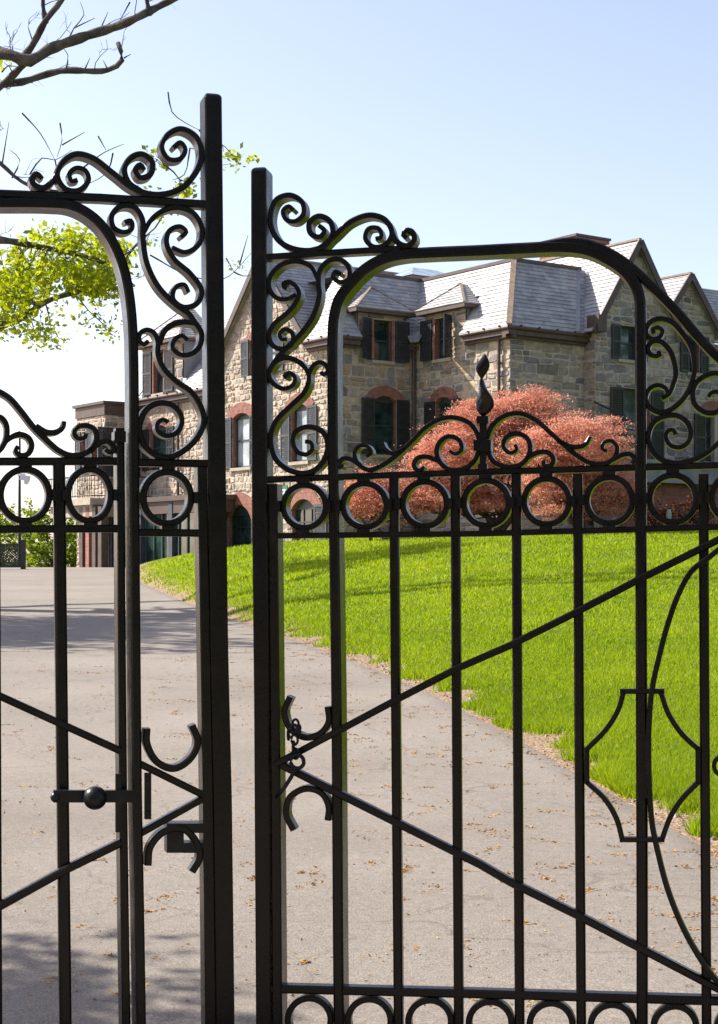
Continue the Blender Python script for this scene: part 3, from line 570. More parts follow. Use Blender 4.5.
class Panel:
    def __init__(self, o, U):
        self.o = o; self.U = U.normalized(); self.N = self.U.cross(ZU); self.open = []
    def P(self, u, z, off=0): return self.o + self.U * u + ZU * z + self.N * off
    def uv(self, px, py):
        m = (px - CX) / F; u = (m * self.o.y - self.o.x) / (self.U.x - m * self.U.y)
        return u, CZ + (HY - py) / F * (self.o.y + self.U.y * u)
    def build(self, outline, pal, name='wall', rows=(.20, .42), cols=(.28, .85), seed=1, pieces=None, parent=None, amp=.035):
        rng = random.Random(seed); mb = MB()
        loops = [[Vector((u, z, 0)) for u, z in outline]]; flat = list(outline)
        for op in self.open:
            if not op['poly']: continue
            pts = op['poly']; loops.append([Vector((u, z, 0)) for u, z in pts]); flat += pts
        tris = tessellate_polygon(loops)
        vs = [self.P(u, z) for u, z in flat]; fs = []
        for t in tris:
            a, b, c = (flat[i] for i in t)
            fs.append(t if (b[0] - a[0]) * (c[1] - a[1]) - (b[1] - a[1]) * (c[0] - a[0]) > 0 else t[::-1])
        mb.add(vs, fs, mi=1)
        for op in self.open:                                   # reveals
            q = op['poly'] or []
            for i in range(len(q)):
                a, b = q[i], q[(i + 1) % len(q)]
                mb.add([self.P(*a), self.P(*b), self.P(*b, -.26), self.P(*a, -.26)], [(0, 1, 2, 3)], mi=2)
        pieces = pieces or [outline]
        u0 = min(p[0] for p in outline); u1 = max(p[0] for p in outline); z0 = min(p[1] for p in outline); z1 = max(p[1] for p in outline)
        tot = sum(w for _, w in pal)
        z = z0
        while z < z1:
            h = rng.uniform(*rows); u = u0 - rng.uniform(0, .4)
            while u < u1:
                w = rng.uniform(*cols) * (.7 + h); rects = [(u, u + w, z, z + h)]
                if rng.random() < .3 and h > .28: k = rng.uniform(.4, .6); rects = [(u, u + w, z, z + h * k), (u, u + w, z + h * k, z + h)]
                elif rng.random() < .12: rects = [(u, u + w, z, z + h * 1.0)]
                u += w
                for op in self.open:
                    a0, a1, b0, b1 = op['box']; nr = []
                    for (p, q, r, s) in rects:
                        if q <= a0 or p >= a1 or s <= b0 or r >= b1: nr.append((p, q, r, s)); continue
                        if p < a0: nr.append((p, a0, r, s))
                        if q > a1: nr.append((a1, q, r, s))
                        if r < b0: nr.append((max(p, a0), min(q, a1), r, b0))
                        if s > b1: nr.append((max(p, a0), min(q, a1), b1, s))
                    rects = nr
                for (p, q, r, s) in rects:
                    if q - p < .07 or s - r < .06: continue
                    j = lambda: rng.uniform(-.034, .034)
                    g = .017
                    base = [(p + g + j(), r + g + j()), (q - g + j(), r + g + j()), (q - g + j(), s - g + j()), (p + g + j(), s - g + j())]
                    if rng.random() < .35 and q - p > .3: k = rng.choice((0, 2)); a, b = base[k], base[(k + 1) % 4]; base.insert(k + 1, ((a[0] + b[0]) / 2, (a[1] + b[1]) / 2 + rng.uniform(-.03, .03)))
                    if q - p > .2 and s - r > .18:                 # knocked-off corners
                        nb = []
                        for i_, v_ in enumerate(base):
                            if rng.random() < .4:
                                a, b = base[i_ - 1], base[(i_ + 1) % len(base)]; f1 = rng.uniform(.12, .3); f2 = rng.uniform(.12, .3)
                                nb += [(v_[0] + (a[0] - v_[0]) * f1, v_[1] + (a[1] - v_[1]) * f1), (v_[0] + (b[0] - v_[0]) * f2, v_[1] + (b[1] - v_[1]) * f2)]
                            else: nb.append(v_)
                        base = nb
                    for pc in pieces:
                        po = clip_convex(base, pc)
                        if len(po) < 3: continue
                        cu = sum(a for a, _ in po) / len(po); cz = sum(b for _, b in po) / len(po)
                        ex = max(a for a, _ in po) - min(a for a, _ in po); ez = max(b for _, b in po) - min(b for _, b in po)
                        if ex < .05 or ez < .05: continue
                        su, sz = max(.5, 1 - .05 / ex), max(.5, 1 - .05 / ez); hh = rng.uniform(.008, amp); ta, tb = rng.uniform(-.02, .02), rng.uniform(-.03, .03)
                        n = len(po)
                        vs = [self.P(a, b, -.004) for a, b in po] + [self.P(cu + (a - cu) * su, cz + (b - cz) * sz, hh + ta * (a - cu) / ex + tb * (b - cz) / ez) for a, b in po]
                        x = rng.uniform(0, tot)
                        for c, wgt in pal:
                            x -= wgt
                            if x <= 0: break
                        v = rng.uniform(.72, 1.2); c = tuple(q_ * v for q_ in c)
                        mb.add(vs, [tuple(range(n, 2 * n))] + [(i, (i + 1) % n, n + (i + 1) % n, n + i) for i in range(n)], c)
            z += h
        return mb.build(name, [M['stone'], M['mortar'], M['brick']], parent or house)
def arch_pts(u0, u1, z1, rise, n=10):
    w = (u1 - u0) / 2; c = (u0 + u1) / 2; R = (w * w + rise * rise) / (2 * rise); a = math.asin(min(1, w / R))
    return [(c + R * math.sin(t), z1 - rise + 0 + R * math.cos(t) - (R - rise)) for t in np.linspace(a, -a, n)], R, a, c
def window(pn, u0, u1, z0, z1, rise=0, brick=.0, shut=(1, 1), sw=None, grey=False, pale=False, sill=True, bars=(1, 2), door=False, parent=None, name='window', openang=(.0, .0), jamb=0):
    """hole, frame, sashes, pane, sill, brick arch and shutters"""
    if rise:
        ap, R, a, c = arch_pts(u0, u1, z1, rise); poly = [(u0, z0), (u1, z0)] + ap
    else: poly = [(u0, z0), (u1, z0), (u1, z1), (u0, z1)]
    pn.open.append(dict(poly=poly, box=(u0 - .01, u1 + .01, z0 - (.12 if sill else 0), z1 + (brick if rise else (.22 if brick else .02)))))
    mb = MB(); fw = .07; d0 = -.20
    def bx(a0, a1, b0, b1, off, th=.05): mb.box(pn.P((a0 + a1) / 2, (b0 + b1) / 2, off), pn.U * (a1 - a0) / 2, pn.N * th / 2, ZU * (b1 - b0) / 2)
    bx(u0, u0 + fw, z0, z1, d0 + .02); bx(u1 - fw, u1, z0, z1, d0 + .02); bx(u0 + fw, u1 - fw, z0, z0 + fw, d0 + .02); bx(u0 + fw, u1 - fw, z1 - fw - rise * .8, z1, d0 + .02)
    zm = (z0 + z1) / 2
    bx(u0 + fw, u1 - fw, zm - .03, zm + .03, d0 + .025)
    for k in range(1, bars[0] + 1 if bars[0] > 1 or door else 1): x = u0 + (u1 - u0) * k / (bars[0] + 1); bx(x - .02, x + .02, z0 + fw, z1 - fw - rise * .8, d0 + .018, .03)
    win = mb.build(name, M['frame'], parent or house)
    g = MB(); g.add([pn.P(u0, z0, d0), pn.P(u1, z0, d0), pn.P(u1, z1, d0), pn.P(u0, z1, d0)], [(0, 1, 2, 3)]); g.build('pane', M['pane_pale'] if pale else M['pane'], win)
    if sill:
        sb = MB(); sb.box(pn.P((u0 + u1) / 2, z0 - .06, .03), pn.U * ((u1 - u0) / 2 + .1), pn.N * .07, ZU * .06); sb.build('sill', M['sill'], win)
    if rise and brick:
        bm = MB(); R0 = R - .0; n = 13; a2 = a + .16
        zc = z1 - R
        tt = np.linspace(-a2, a2, n * 2)
        for i in range(0, n * 2 - 1):
            t0, t1 = tt[i] + .004, tt[i + 1] - .004
            q = [(c + R0 * math.sin(t0), zc + R0 * math.cos(t0)), (c + R0 * math.sin(t1), zc + R0 * math.cos(t1)), (c + (R + brick) * math.sin(t1), zc + (R + brick) * math.cos(t1)), (c + (R + brick) * math.sin(t0), zc + (R + brick) * math.cos(t0))]
            bm.add([pn.P(x, z, -.08) for x, z in q] + [pn.P(x, z, .05) for x, z in q], [(4, 7, 6, 5), (0, 4, 5, 1), (1, 5, 6, 2), (2, 6, 7, 3), (3, 7, 4, 0)])
        bm.build('brick_arch', M['brick'], win)
    sw = sw or (u1 - u0) / 2 * .98
    for k, sgn in ((0, -1), (1, 1)):
        if not shut[k]: continue
        hb = MB(); edge = u0 - jamb if sgn < 0 else u1 + jamb; an = openang[k]
        D = pn.U * (sgn * math.cos(an)) + pn.N * math.sin(an); T = pn.N * math.cos(an) - pn.U * (sgn * math.sin(an))
        O = pn.P(edge, 0, .075)
        zt = z1 - rise * .6
        def sb(a0, a1, b0, b1, th, off=0): hb.box(O + D * (a0 + a1) / 2 + ZU * (b0 + b1) / 2 + T * off, D * (a1 - a0) / 2, T * th / 2, ZU * (b1 - b0) / 2)
        sb(0, .07, z0, zt, .045); sb(sw - .07, sw, z0, zt, .045)
        for b in (z0, (z0 + zt) / 2 - .04, zt - .09): sb(.07, sw - .07, b, b + .09, .045)
        z = z0 + .1
        while z < zt - .1:
            hb.box(O + D * sw / 2 + ZU * (z + .03), D * (sw / 2 - .07), T * .008 - ZU * .004, ZU * .030 + T * .006); z += .075
        hb.build('shutter', M['shutter_grey'] if grey else M['shutter'], win)
    return win
def roof(name, poly, parent=None, row=.19, tone=(.36, .345, .33), seed=1, lift=.025, sl=(.28, .5), hole=None):
    """slate slope: poly = 3-D convex outline whose first edge is the eave"""
    rng = random.Random(seed); P = [Vector(p) for p in poly]; u = (P[1] - P[0]).normalized(); nrm = (P[1] - P[0]).cross(P[-1] - P[0]).normalized()
    if nrm.z < 0: nrm = -nrm
    v = nrm.cross(u)
    if v.z < 0: v = -v
    Q = [((p - P[0]).dot(u), (p - P[0]).dot(v)) for p in P]; mb = MB()
    ar = sum(Q[i][0] * Q[(i + 1) % len(Q)][1] - Q[(i + 1) % len(Q)][0] * Q[i][1] for i in range(len(Q)))
    if ar < 0: Q = Q[::-1]
    vmax = max(q[1] for q in Q); vmin = min(q[1] for q in Q); W3 = lambda a, b, o: P[0] + u * a + v * b + nrm * o
    def regions(pg):
        if not hole: return [pg]
        h0, h1, hv = hole; low = clip(pg, 0, 1, hv); out = [clip(pg, 0, -1, -hv), clip(low, 1, 0, h0), clip(low, -1, 0, -h1)]
        return [o for o in out if len(o) > 2]
    for pg in regions(Q): mb.add([W3(a, b, -.03) for a, b in pg], [tuple(range(len(pg)))], tone)
    y = vmin
    while y < vmax - .01:
        for band in regions(clip(clip(Q, 0, 1, y + row), 0, -1, -y)):
            if len(band) < 3: continue
            x = min(a for a, _ in band) - rng.uniform(0, .3); xm = max(a for a, _ in band); ymax = min(y + row, vmax)
            while x < xm:
                w = rng.uniform(*sl); po = clip(clip(band, 1, 0, x + w - .006), -1, 0, -x)
                if len(po) > 2 and max(a for a, _ in po) - min(a for a, _ in po) > .01:
                    k = rng.uniform(.78, 1.15); l = lift * rng.uniform(.8, 1.25)
                    n = len(po); top = [W3(a, b, l * (1 - (b - y) / row) + .004) for a, b in po]; bot = [W3(a, b, -.02) for a, b in po]
                    mb.add(top + bot, [tuple(range(n))] + [(i, n + i, n + (i + 1) % n, (i + 1) % n) for i in range(n)], (tone[0] * k, tone[1] * k, tone[2] * k))
                x += w
        y += row
    return mb.build(name, M['slate'], parent or house)
def beam(name, a, b, w, h, m, parent=None, up=ZU):
    a, b = Vector(a), Vector(b); t = (b - a); s = t.normalized().cross(up).normalized(); q = s.cross(t.normalized())
    mb = MB(); mb.box((a + b) / 2, t / 2, s * w / 2, q * h / 2); return mb.build(name, m, parent or house)

# walls -------------------------------------------------------
pL = Panel(HP(0, 0), N1)             # u = t, runs left (negative) along the sunlit front
GA, GF0, GF1, GZ, GT = t_at(271, 0), t_at(222, 0), t_at(308, 0), 9.95, 13.35
GA = (GF0 + GF1) / 2
def LWN(x0, x1, yt, yb, **k):
    a, zt = pL.uv(x0, yt); b, _ = pL.uv(x1, yt); c, zb = pL.uv((x0 + x1) / 2, yb); zt = pL.uv((x0 + x1) / 2, yt)[1]
    return window(pL, a, b, zb, zt, **k)
LWN(233, 251, 413, 467.5, rise=.2, brick=.42, sw=.62, grey=True, pale=True, jamb=.02)
LWN(291.5, 308.5, 404, 461.5, rise=.2, brick=.42, sw=.62, grey=True, pale=True, jamb=.02)
LWN(250, 277, 333, 374, rise=.25, brick=.3, sw=.55, grey=True, pale=True)
LWN(229, 251, 505, 549, rise=.45, brick=.5, shut=(0, 0), bars=(2, 2), door=True, sill=False)
LWN(292, 316, 499, 545, rise=.4, brick=.45, shut=(0, 1), sw=.8, grey=True, bars=(2, 2), door=True, sill=False)
LWN(150, 168, 425, 470, rise=.2, brick=.3, sw=.6, grey=False)
L_END = t_at(140, 0)
LZ = 8.6
gable = [(GF0, 1.0), (GF1, 1.0), (GF1, GZ), (GA, GT), (GF0, GZ)]
right = [(GF1, 1.0), (0, 1.0), (0, EAVE), (GF1, EAVE)]
left = [(L_END, 1.0), (GF0, 1.0), (GF0, LZ), (L_END, LZ)]
out = [(L_END, 1.0), (0, 1.0), (0, EAVE), (GF1, EAVE), (GF1, GZ), (GA, GT), (GF0, GZ), (GF0, LZ), (L_END, LZ)]
pA = Panel(HP(0, 0), E2)
def PW(pn, x0, x1, yt, yb, **k):
    a = pn.uv(x0, yt)[0]; b = pn.uv(x1, yt)[0]; xm = (x0 + x1) / 2
    return window(pn, a, b, pn.uv(xm, yb)[1], pn.uv(xm, yt)[1], **k)
PW(pA, 373.5, 396, 396, 455, rise=.2, brick=.38, sw=.58)
pB = Panel(HP(SA, 0), N1)
PW(pB, 436, 452, 397, 456, rise=.2, brick=.38, sw=.6)
pC = Panel(HP(SA, TB), E2)
pD = Panel(HP(SC, TD), E2)
PW(pD, 619, 638, 326, 360, shut=(1, 1), sw=.42, jamb=.0, sill=True)
PW(pD, 622.5, 650, 389, 470, shut=(1, 1), sw=.66, jamb=.0)
pE = Panel(HP(SC + 3.9, TB - .2), E2)
PW(pE, 688, 699, 336, 373, shut=(1, 1), sw=.45, jamb=.02)
PW(pE, 704, 722, 411, 462, rise=.25, brick=.4, shut=(1, 1), sw=.6)
# dormers on A and B -----------------------------------------
def dormer(pn, u0, u1, z0, zt, wx, hip, depth=1.6, ang=(0, 0), sw=.55, proud=.02, roofrise=.95, seed=3):
    mb = MB(); uc = (u0 + u1) / 2
    # cheeks and front as one small stone box with a window hole
    f = Panel(pn.P(0, 0, proud), pn.U); f.open = []
    droot = bpy.data.objects.new('dormer', None); COL.objects.link(droot); droot.parent = house; droot.location = pn.P(uc, z0) - house.location
    for x in (u0, u1):
        d = MB(); d.box(pn.P(x + (.08 if x == u0 else -.08), (z0 + zt) / 2 + .25, -depth / 2 - .05), pn.U * .08, pn.N * depth / 2, ZU * ((zt - z0) / 2 - .25), (.20, .20, .22)); d.build('dormer_cheek', [M['slate']], droot)
    window(f, wx[0], wx[1], z0, zt - .34, shut=(1, 1), sw=sw, openang=ang, parent=droot, jamb=.14, bars=(1, 2))
    for x in (wx[0] - .045, wx[1] + .045):       # brick jambs
        b = MB(); b.box(f.P(x, (z0 + zt - .34) / 2, .0), pn.U * .045, pn.N * .045, ZU * (zt - .34 - z0) / 2); b.build('brick_jamb', M['brick'], droot)
    f.build([(u0, z0 - .2), (u1, z0 - .2), (u1, zt), (u0, zt)], GREY, 'dormer_front', seed=seed, parent=droot)
    ov = .32; zb = zt
    A_, B_ = f.P(u0 - ov, zb, ov), f.P(u1 + ov, zb, ov); A2, B2 = f.P(u0 - ov, zb, -depth), f.P(u1 + ov, zb, -depth)
    R0 = f.P(uc, zb + roofrise, -(u1 - u0) * .32 if hip else ov); R1_ = f.P(uc, zb + roofrise, -depth)
    roof('dormer_roof', [A_, B_, R0], droot, seed=seed)
    roof('dormer_roof', [A2, A_, R0, R1_], droot, seed=seed + 1)
    roof('dormer_roof', [B_, B2, R1_, R0], droot, seed=seed + 2)
    beam('hip_flashing', A_ + ZU * .03, R0 + ZU * .03, .09, .03, M['copper'], droot); beam('hip_flashing', B_ + ZU * .03, R0 + ZU * .03, .09, .03, M['copper'], droot)
    e = MB(); e.box((A_ + B_ + A2 + B2) / 4 - ZU * .09, (B_ - A_) / 2 - pn.U * .003, (A_ - A2) / 2 - pn.N * .003, ZU * .06); e.build('dormer_eave', M['trim'], droot)
    return droot
a0 = pA.uv(358, 330)[0]; a1 = pA.uv(404, 330)[0]; zs = pA.uv(382, 361)[1]; zt = pA.uv(382, 311)[1]
dormer(pA, a0, a1, zs, zt, (pA.uv(373, 330)[0], pA.uv(391, 330)[0]), True, ang=(.35, .12), sw=.6, seed=21)
b0 = pB.uv(426, 330)[0]; b1 = pB.uv(466, 330)[0]; zs2 = pB.uv(443, 359)[1]; zt2 = pB.uv(446, 308)[1]
dormer(pB, b0, b1, zs2, zt2, (pB.uv(436, 330)[0], pB.uv(451, 330)[0]), True, ang=(.1, 1.15), sw=.6, seed=31)
dl0 = pL.uv(143, 360)[0]; dl1 = pL.uv(183, 360)[0]; dlz = pL.uv(162, 393)[1]; dlt = pL.uv(165, 341)[1]
dormer(pL, dl0, dl1, dlz, dlt, (pL.uv(154.5, 360)[0], pL.uv(164.5, 360)[0]), True, ang=(0, 0), sw=.75, seed=41, roofrise=1.5)
# wall dormers cut the eave: lift stones out of their way
pA.open.append(dict(poly=None, box=(a0, a1, zs - .18, EAVE)))
pB.open.append(dict(poly=None, box=(b0, b1, zs2 - .18, EAVE)))
pL.build(out, TAN, seed=1, pieces=[gable, right, left], rows=(.12, .27), cols=(.16, .46), amp=.045)
pA.build([(0, 1.0), (SA, 1.0), (SA, EAVE), (a1, EAVE), (a1, zs - .16), (a0, zs - .16), (a0, EAVE), (0, EAVE)], GREY, seed=2, pieces=[[(0, 1.0), (SA, 1.0), (SA, EAVE), (0, EAVE)]])
pB.build([(0, 1.0), (TB, 1.0), (TB, EAVE), (b1, EAVE), (b1, zs2 - .16), (b0, zs2 - .16), (b0, EAVE), (0, EAVE)], GREY, seed=3, pieces=[[(0, 1.0), (TB, 1.0), (TB, EAVE), (0, EAVE)]])
pC.build([(0, 1.0), (SC - SA, 1.0), (SC - SA, EAVE), (0, EAVE)], BLUE, seed=4, rows=(.2, .5), cols=(.3, .95))
pside = Panel(HP(SC, TB), N1); pside.build([(0, 1.0), (.6, 1.0), (.6, 10.3), (0, 10.3)], GREY, seed=8)
DW = s_at(636, TD) - SC; DR = 2 * DW; DZ, DT = 10.2, 13.25
pD.build([(0, 1.0), (DR, 1.0), (DR, DZ), (DW, DT), (0, DZ)], BLUE, seed=5, rows=(.2, .45), cols=(.3, .9))
oE = SC + 3.9; EA = s_at(687, TB - .2) - oE; ER = s_at(714.5, TB - .2) - oE; ET = 12.5; EZ = 10.55
pE.build([(0, 1.0), (ER, 1.0), (ER, EZ), (EA, ET), (0, ET - (ET - EZ) * EA / (ER - EA))], BLUE, seed=6, rows=(.2, .45), cols=(.3, .9))
pF = Panel(HP(oE + ER, TB - 1.6), E2); pF.build([(0, 1.0), (7, 1.0), (7, 10.3), (0, 10.3)], BLUE, seed=9)
pEs = Panel(HP(oE + ER, TB - .2), -N1); pEs.build([(0, 1.0), (1.4, 1.0), (1.4, EZ), (0, EZ)], BLUE, seed=10)
# main roofs -------------------------------------------------
OV = .34
ez = EAVE + .03
def RP(s, t, z): return HP(s, t, z)
q = OV * (TOP - ez) / KK * 0
roof('roof', [RP(-OV, OV, ez), RP(SA - OV, OV, ez), RP(SA - OV, OV, ez), RP(SA + KK, -KK, TOP), RP(KK, -KK, TOP)][0:1] + [RP(SA - OV, OV, ez), RP(SA + KK, -KK, TOP), RP(KK, -KK, TOP)], seed=51, hole=(a0 + OV - .05, a1 + OV + .05, (zt - ez) * 1.17 + .45))             # A
roof('roof', [RP(SA - OV, OV, ez), RP(SA - OV, TB + OV, ez), RP(SA + KK, TB - KK, TOP), RP(SA + KK, -KK, TOP)], seed=52, hole=(b0 - OV - .05, b1 - OV + .05, (zt2 - ez) * 1.17 + .45))                     # B
roof('roof', [RP(SA - OV, TB + OV, ez), RP(SC - .2, TB + OV, ez), RP(SC + 1.6, TB - KK, TOP), RP(SA + KK, TB - KK, TOP)], seed=53)            # C
roof('roof', [RP(-OV, GF1 - .2, ez), RP(-OV, OV, ez), RP(KK, -KK, TOP), RP(KK, GF1 - .2, TOP)], seed=54)                                  # right of the left gable
# left gable, ridge runs back along s
gb = (GT - GZ) / (GF1 - GA); ge = .30
def gab(fr, ridge_u, half, zf, zr, back, seed, ov=.22, both=True):
    zl = zf - (zr - zf) / half * ge
    for sgn, sd in ((-1, 0), (1, 1)):
        a = fr.P(ridge_u + sgn * (half + ge), zl + .06, ov); b = fr.P(ridge_u + sgn * (half + ge), zl + .06, -back); c = fr.P(ridge_u, zr + .06, -back); d = fr.P(ridge_u, zr + .06, ov)
        roof('roof', [a, b, c, d] if sgn < 0 else [b, a, d, c], seed=seed + sd)
        beam('barge_board', a + fr.N * .03 - ZU * .05, d + fr.N * .03 - ZU * .05, .07, .24, M['trim'])
    beam('ridge_cap', fr.P(ridge_u, zr + .09, ov), fr.P(ridge_u, zr + .09, -back), .16, .07, M['copper'])
gab(pL, GA, GF1 - GA, GZ, GT, 7.0, 61)
gab(pD, DW, DW, DZ, DT, 9.0, 65)
gab(pE, EA, ER - EA, EZ, ET, 7.0, 69)
mb = MB(); mb.box(pD.P(-.02, DZ - .12, .0) + pD.N * .08, pD.U * .2, pD.N * .30, ZU * .30); mb.build('kneeler', M['trim'])if False else mb.build('kneeler', M['trim'], house)
# left lower wing roof
roof('roof', [RP(-OV, L_END, LZ + .05), RP(-OV, GF0 - .05, LZ + .05), RP(2.6, GF0 - .05, LZ + 3.6), RP(2.6, L_END, LZ + 3.6)], seed=71, hole=(dl0 - L_END - .05, dl1 - L_END + .05, (dlt - LZ) * 1.25 + .3))
# far right wing roof
roof('roof', [pF.P(-.1, 10.3, .3), pF.P(7, 10.3, .3), pF.P(7, 13, -2.2), pF.P(-.1, 13, -2.2)], seed=73)
# roof deck behind the mansards
mb = MB(); z = TOP - .02
mb.add([RP(KK, GF1 - .2, z), RP(KK, -KK, z), RP(SA + KK, -KK, z), RP(SA + KK, TB - KK, z), RP(SC + 1.2, TB - KK, z), RP(SC + 1.2, -9, z), RP(KK, -9, z)], [(0, 1, 2, 5, 6), (2, 3, 4, 5)]); mb.build('roof_deck', M['lead'], house)
# valleys, hips, top curbs, gutters
hp = dict(w=.14, h=.05)
for a, b in ((RP(SA - OV, TB + OV, ez), RP(SA + KK, TB - KK, TOP)), (RP(-OV, OV, ez), RP(KK, -KK, TOP))):
    beam('hip_cap', a + ZU * .05, b + ZU * .05, .20, .05, M['copper'])
for a, b in ((RP(KK, -KK, TOP), RP(SA + KK, -KK, TOP)), (RP(SA + KK, -KK, TOP), RP(SA + KK, TB - KK, TOP)), (RP(SA + KK, TB - KK, TOP), RP(SC + 1.2, TB - KK, TOP))):
    beam('roof_curb', a + ZU * .04, b + ZU * .04, .14, .12, M['trim'])
beam('valley_flashing', RP(SA - OV, OV, ez) + ZU * .05, RP(SA + KK, -KK, TOP) + ZU * .05, .16, .04, M['lead'])
beam('edge_flashing', RP(s_at(577.5, TB + OV), TB + OV, ez) + ZU * .06, RP(s_at(578, TB - KK), TB - KK, TOP) + ZU * .05, .16, .04, M['lead'])
def gutter(a, b, out, drop=.0):
    # moulded cornice plus half-round gutter with brackets
    mb = MB(); a, b = Vector(a), Vector(b); t = (b - a).normalized()
    mb.box((a + b) / 2 - ZU * .16 - out * .20, (b - a) / 2, out * .17, ZU * .12)
    mb.box((a + b) / 2 - ZU * .33 - out * .27, (b - a) / 2, out * .09, ZU * .055)
    mb.tube([a - ZU * .05, b - ZU * .05], .075, 10)
    L = (b - a).length; k = .5
    while k < L: mb.box(a + t * k + out * .03 + ZU * .02, t * .02, out * .09, ZU * .025); k += .85
    mb.build('gutter', M['trim'], house)
gutter(RP(-OV, OV, ez), RP(a0 - .1, OV, ez), N1); gutter(RP(a1 + .1, OV, ez), RP(SA - OV, OV, ez), N1)
gutter(RP(SA - OV, b1 + .1, ez), RP(SA - OV, TB + OV, ez), -E2)
gutter(RP(SA - OV, TB + OV, ez), RP(SC + .05, TB + OV, ez), N1)
gutter(RP(-OV, GF1 + .1, ez), RP(-OV, OV, ez), -E2)
gutter(RP(-OV, L_END + .1, LZ + .05), RP(-OV, GF0 - .15, LZ + .05), -E2)
def pipe(s, t, z0, z1): mb = MB(); mb.tube([HP(s, t, z0), HP(s, t, z1)], .06, 10); [mb.tube([HP(s, t, z), HP(s, t, z + .08)], .085, 10) for z in np.arange(z0 + .6, z1, 1.6)]; mb.build('downpipe', M['trim'], house)
pipe(SA - .12, TB - .45, 1.5, EAVE - .2); pipe(SA - .15, .12, 1.5, EAVE - .2); pipe(-.12, t_at(180.5, 0), 1.5, LZ - .2)
# diagonal awning strut on C / D corner
beam('iron_stay', pD.P(pD.uv(592, 402)[0], pD.uv(592, 402)[1], .1), pD.P(pD.uv(611, 418)[0], pD.uv(611, 418)[1], .7), .06, .06, M['steel'])
# chimney
sc = s_at(566, 0.3)
mb = MB(); c = HP(s_at(573, -1.0), -1.0); mb.box(c + ZU * 13.2, E2 * .85, N1 * 1.1, ZU * 1.42); mb.box(c + ZU * 14.67, E2 * .93, N1 * 1.18, ZU * .07); ch = mb.build('chimney', M['brick'], house)
mb = MB(); mb.box(c + ZU * 14.80, E2 * .98, N1 * 1.23, ZU * .05); mb.build('chimney_cap', M['trim'], ch)
mb = MB()
# roof lantern
c = HP(s_at(425, -4), -4)
mb = MB(); mb.box(c + ZU * 12.7, E2 * 1.5, N1 * 1.1, ZU * .3); lt = mb.build('roof_lantern', M['copper'], house)
mb = MB(); k = [c + E2 * a * 1.6 + N1 * b * 1.2 + ZU * 13.0 for a, b in ((-1, -1), (1, -1), (1, 1), (-1, 1))] + [c - E2 * .6 + ZU * 13.55, c + E2 * .6 + ZU * 13.55]
mb.add(k, [(3, 2, 5, 4), (1, 0, 4, 5), (0, 3, 4), (2, 1, 5)]); mb.build('lantern_glazing', M['pane_pale'], lt)
# projecting flat-roofed wing at the far left
KX = s_at(105, L_END); TL = t_at(77, KX); WZ = 8.45
pW1 = Panel(HP(KX, L_END), N1)          # parallel to the sunlit front
for x0, x1 in ((82, 88), (93, 99)):
    a = pW1.uv(x0, 430)[0]; b = pW1.uv(x1, 430)[0]; window(pW1, a, b, pW1.uv(90, 470)[1], pW1.uv(90, 431)[1], shut=(1, 1), sw=.55, grey=True, pale=True)
pW1.build([(TL - L_END, 1.0), (0, 1.0), (0, WZ - .5), (TL - L_END, WZ - .5)], TAN, seed=12, rows=(.12, .26), cols=(.2, .55))
pW2 = Panel(HP(KX, L_END), E2)
a = pW2.uv(122, 440)[0]; window(pW2, a - .6, a + .6, 5.3, 7.4, shut=(1, 1), sw=.6)
pW2.build([(0, 1.0), (-KX, 1.0), (-KX, WZ - .5), (0, WZ - .5)], GREY, seed=13)
mb = MB(); A_ = HP(KX - .3, L_END + .3); mb.box(HP((KX + 2) / 2, (TL + L_END) / 2, WZ - .25), E2 * ((2 - KX) / 2 + .06), N1 * ((L_END - TL) / 2 + .06), ZU * .25); mb.box(HP((KX + 2) / 2, (TL + L_END) / 2, WZ + .03), E2 * ((2 - KX) / 2 + .16), N1 * ((L_END - TL) / 2 + .16), ZU * .06); mb.build('parapet_cornice', M['trim'], house)
# veranda: slab, fascia, piers, glazed front, balustrade
bz = 4.25
def ver(s0, t0, t1, nm):
    mb = MB(); mb.box(HP(s0 / 2 + .0, (t0 + t1) / 2, bz - .1), E2 * abs(s0) / 2, N1 * (t1 - t0) / 2, ZU * .10); mb.box(HP(s0 / 2, (t0 + t1) / 2, bz - .45), E2 * (abs(s0) / 2 - .12), N1 * ((t1 - t0) / 2 - .12), ZU * .25); mb.build(nm, M['trim'], house)
VT1 = t_at(203, -1.6); 
ver(-1.6, L_END, VT1, 'veranda_roof')
mb = MB(); mb.box(HP(KX / 2 - .6, (TL + L_END) / 2 + .4, bz - .12), E2 * (abs(KX) / 2 + .75), N1 * ((L_END - TL) / 2 + .9), ZU * .14); mb.box(HP(KX / 2 - .6, (TL + L_END) / 2 + .4, bz - .5), E2 * (abs(KX) / 2 + .55), N1 * ((L_END - TL) / 2 + .7), ZU * .24); mb.build('balcony_slab', M['sill'], house)
mb = MB(); pts = [HP(KX - 1.2, TL - .4), HP(KX - 1.2, L_END + 1.1), HP(0, L_END + 1.1)]
for a, b in zip(pts[:-1], pts[1:]):
    mb.box((a + b) / 2 + ZU * (bz + .98), (b - a) / 2, (b - a).normalized().cross(ZU) * .03, ZU * .03); mb.box((a + b) / 2 + ZU * (bz + .14), (b - a) / 2, (b - a).normalized().cross(ZU) * .02, ZU * .02)
    L = (b - a).length; n = int(L / .16)
    for i in range(n + 1): mb.box(a + (b - a) * i / n + ZU * (bz + .52), Vector((.012, 0, 0)), Vector((0, .012, 0)), ZU * .45)
mb.build('balustrade', M['wood_grey'], house)
pv = Panel(HP(-1.3, L_END), N1)
L = VT1 - L_END
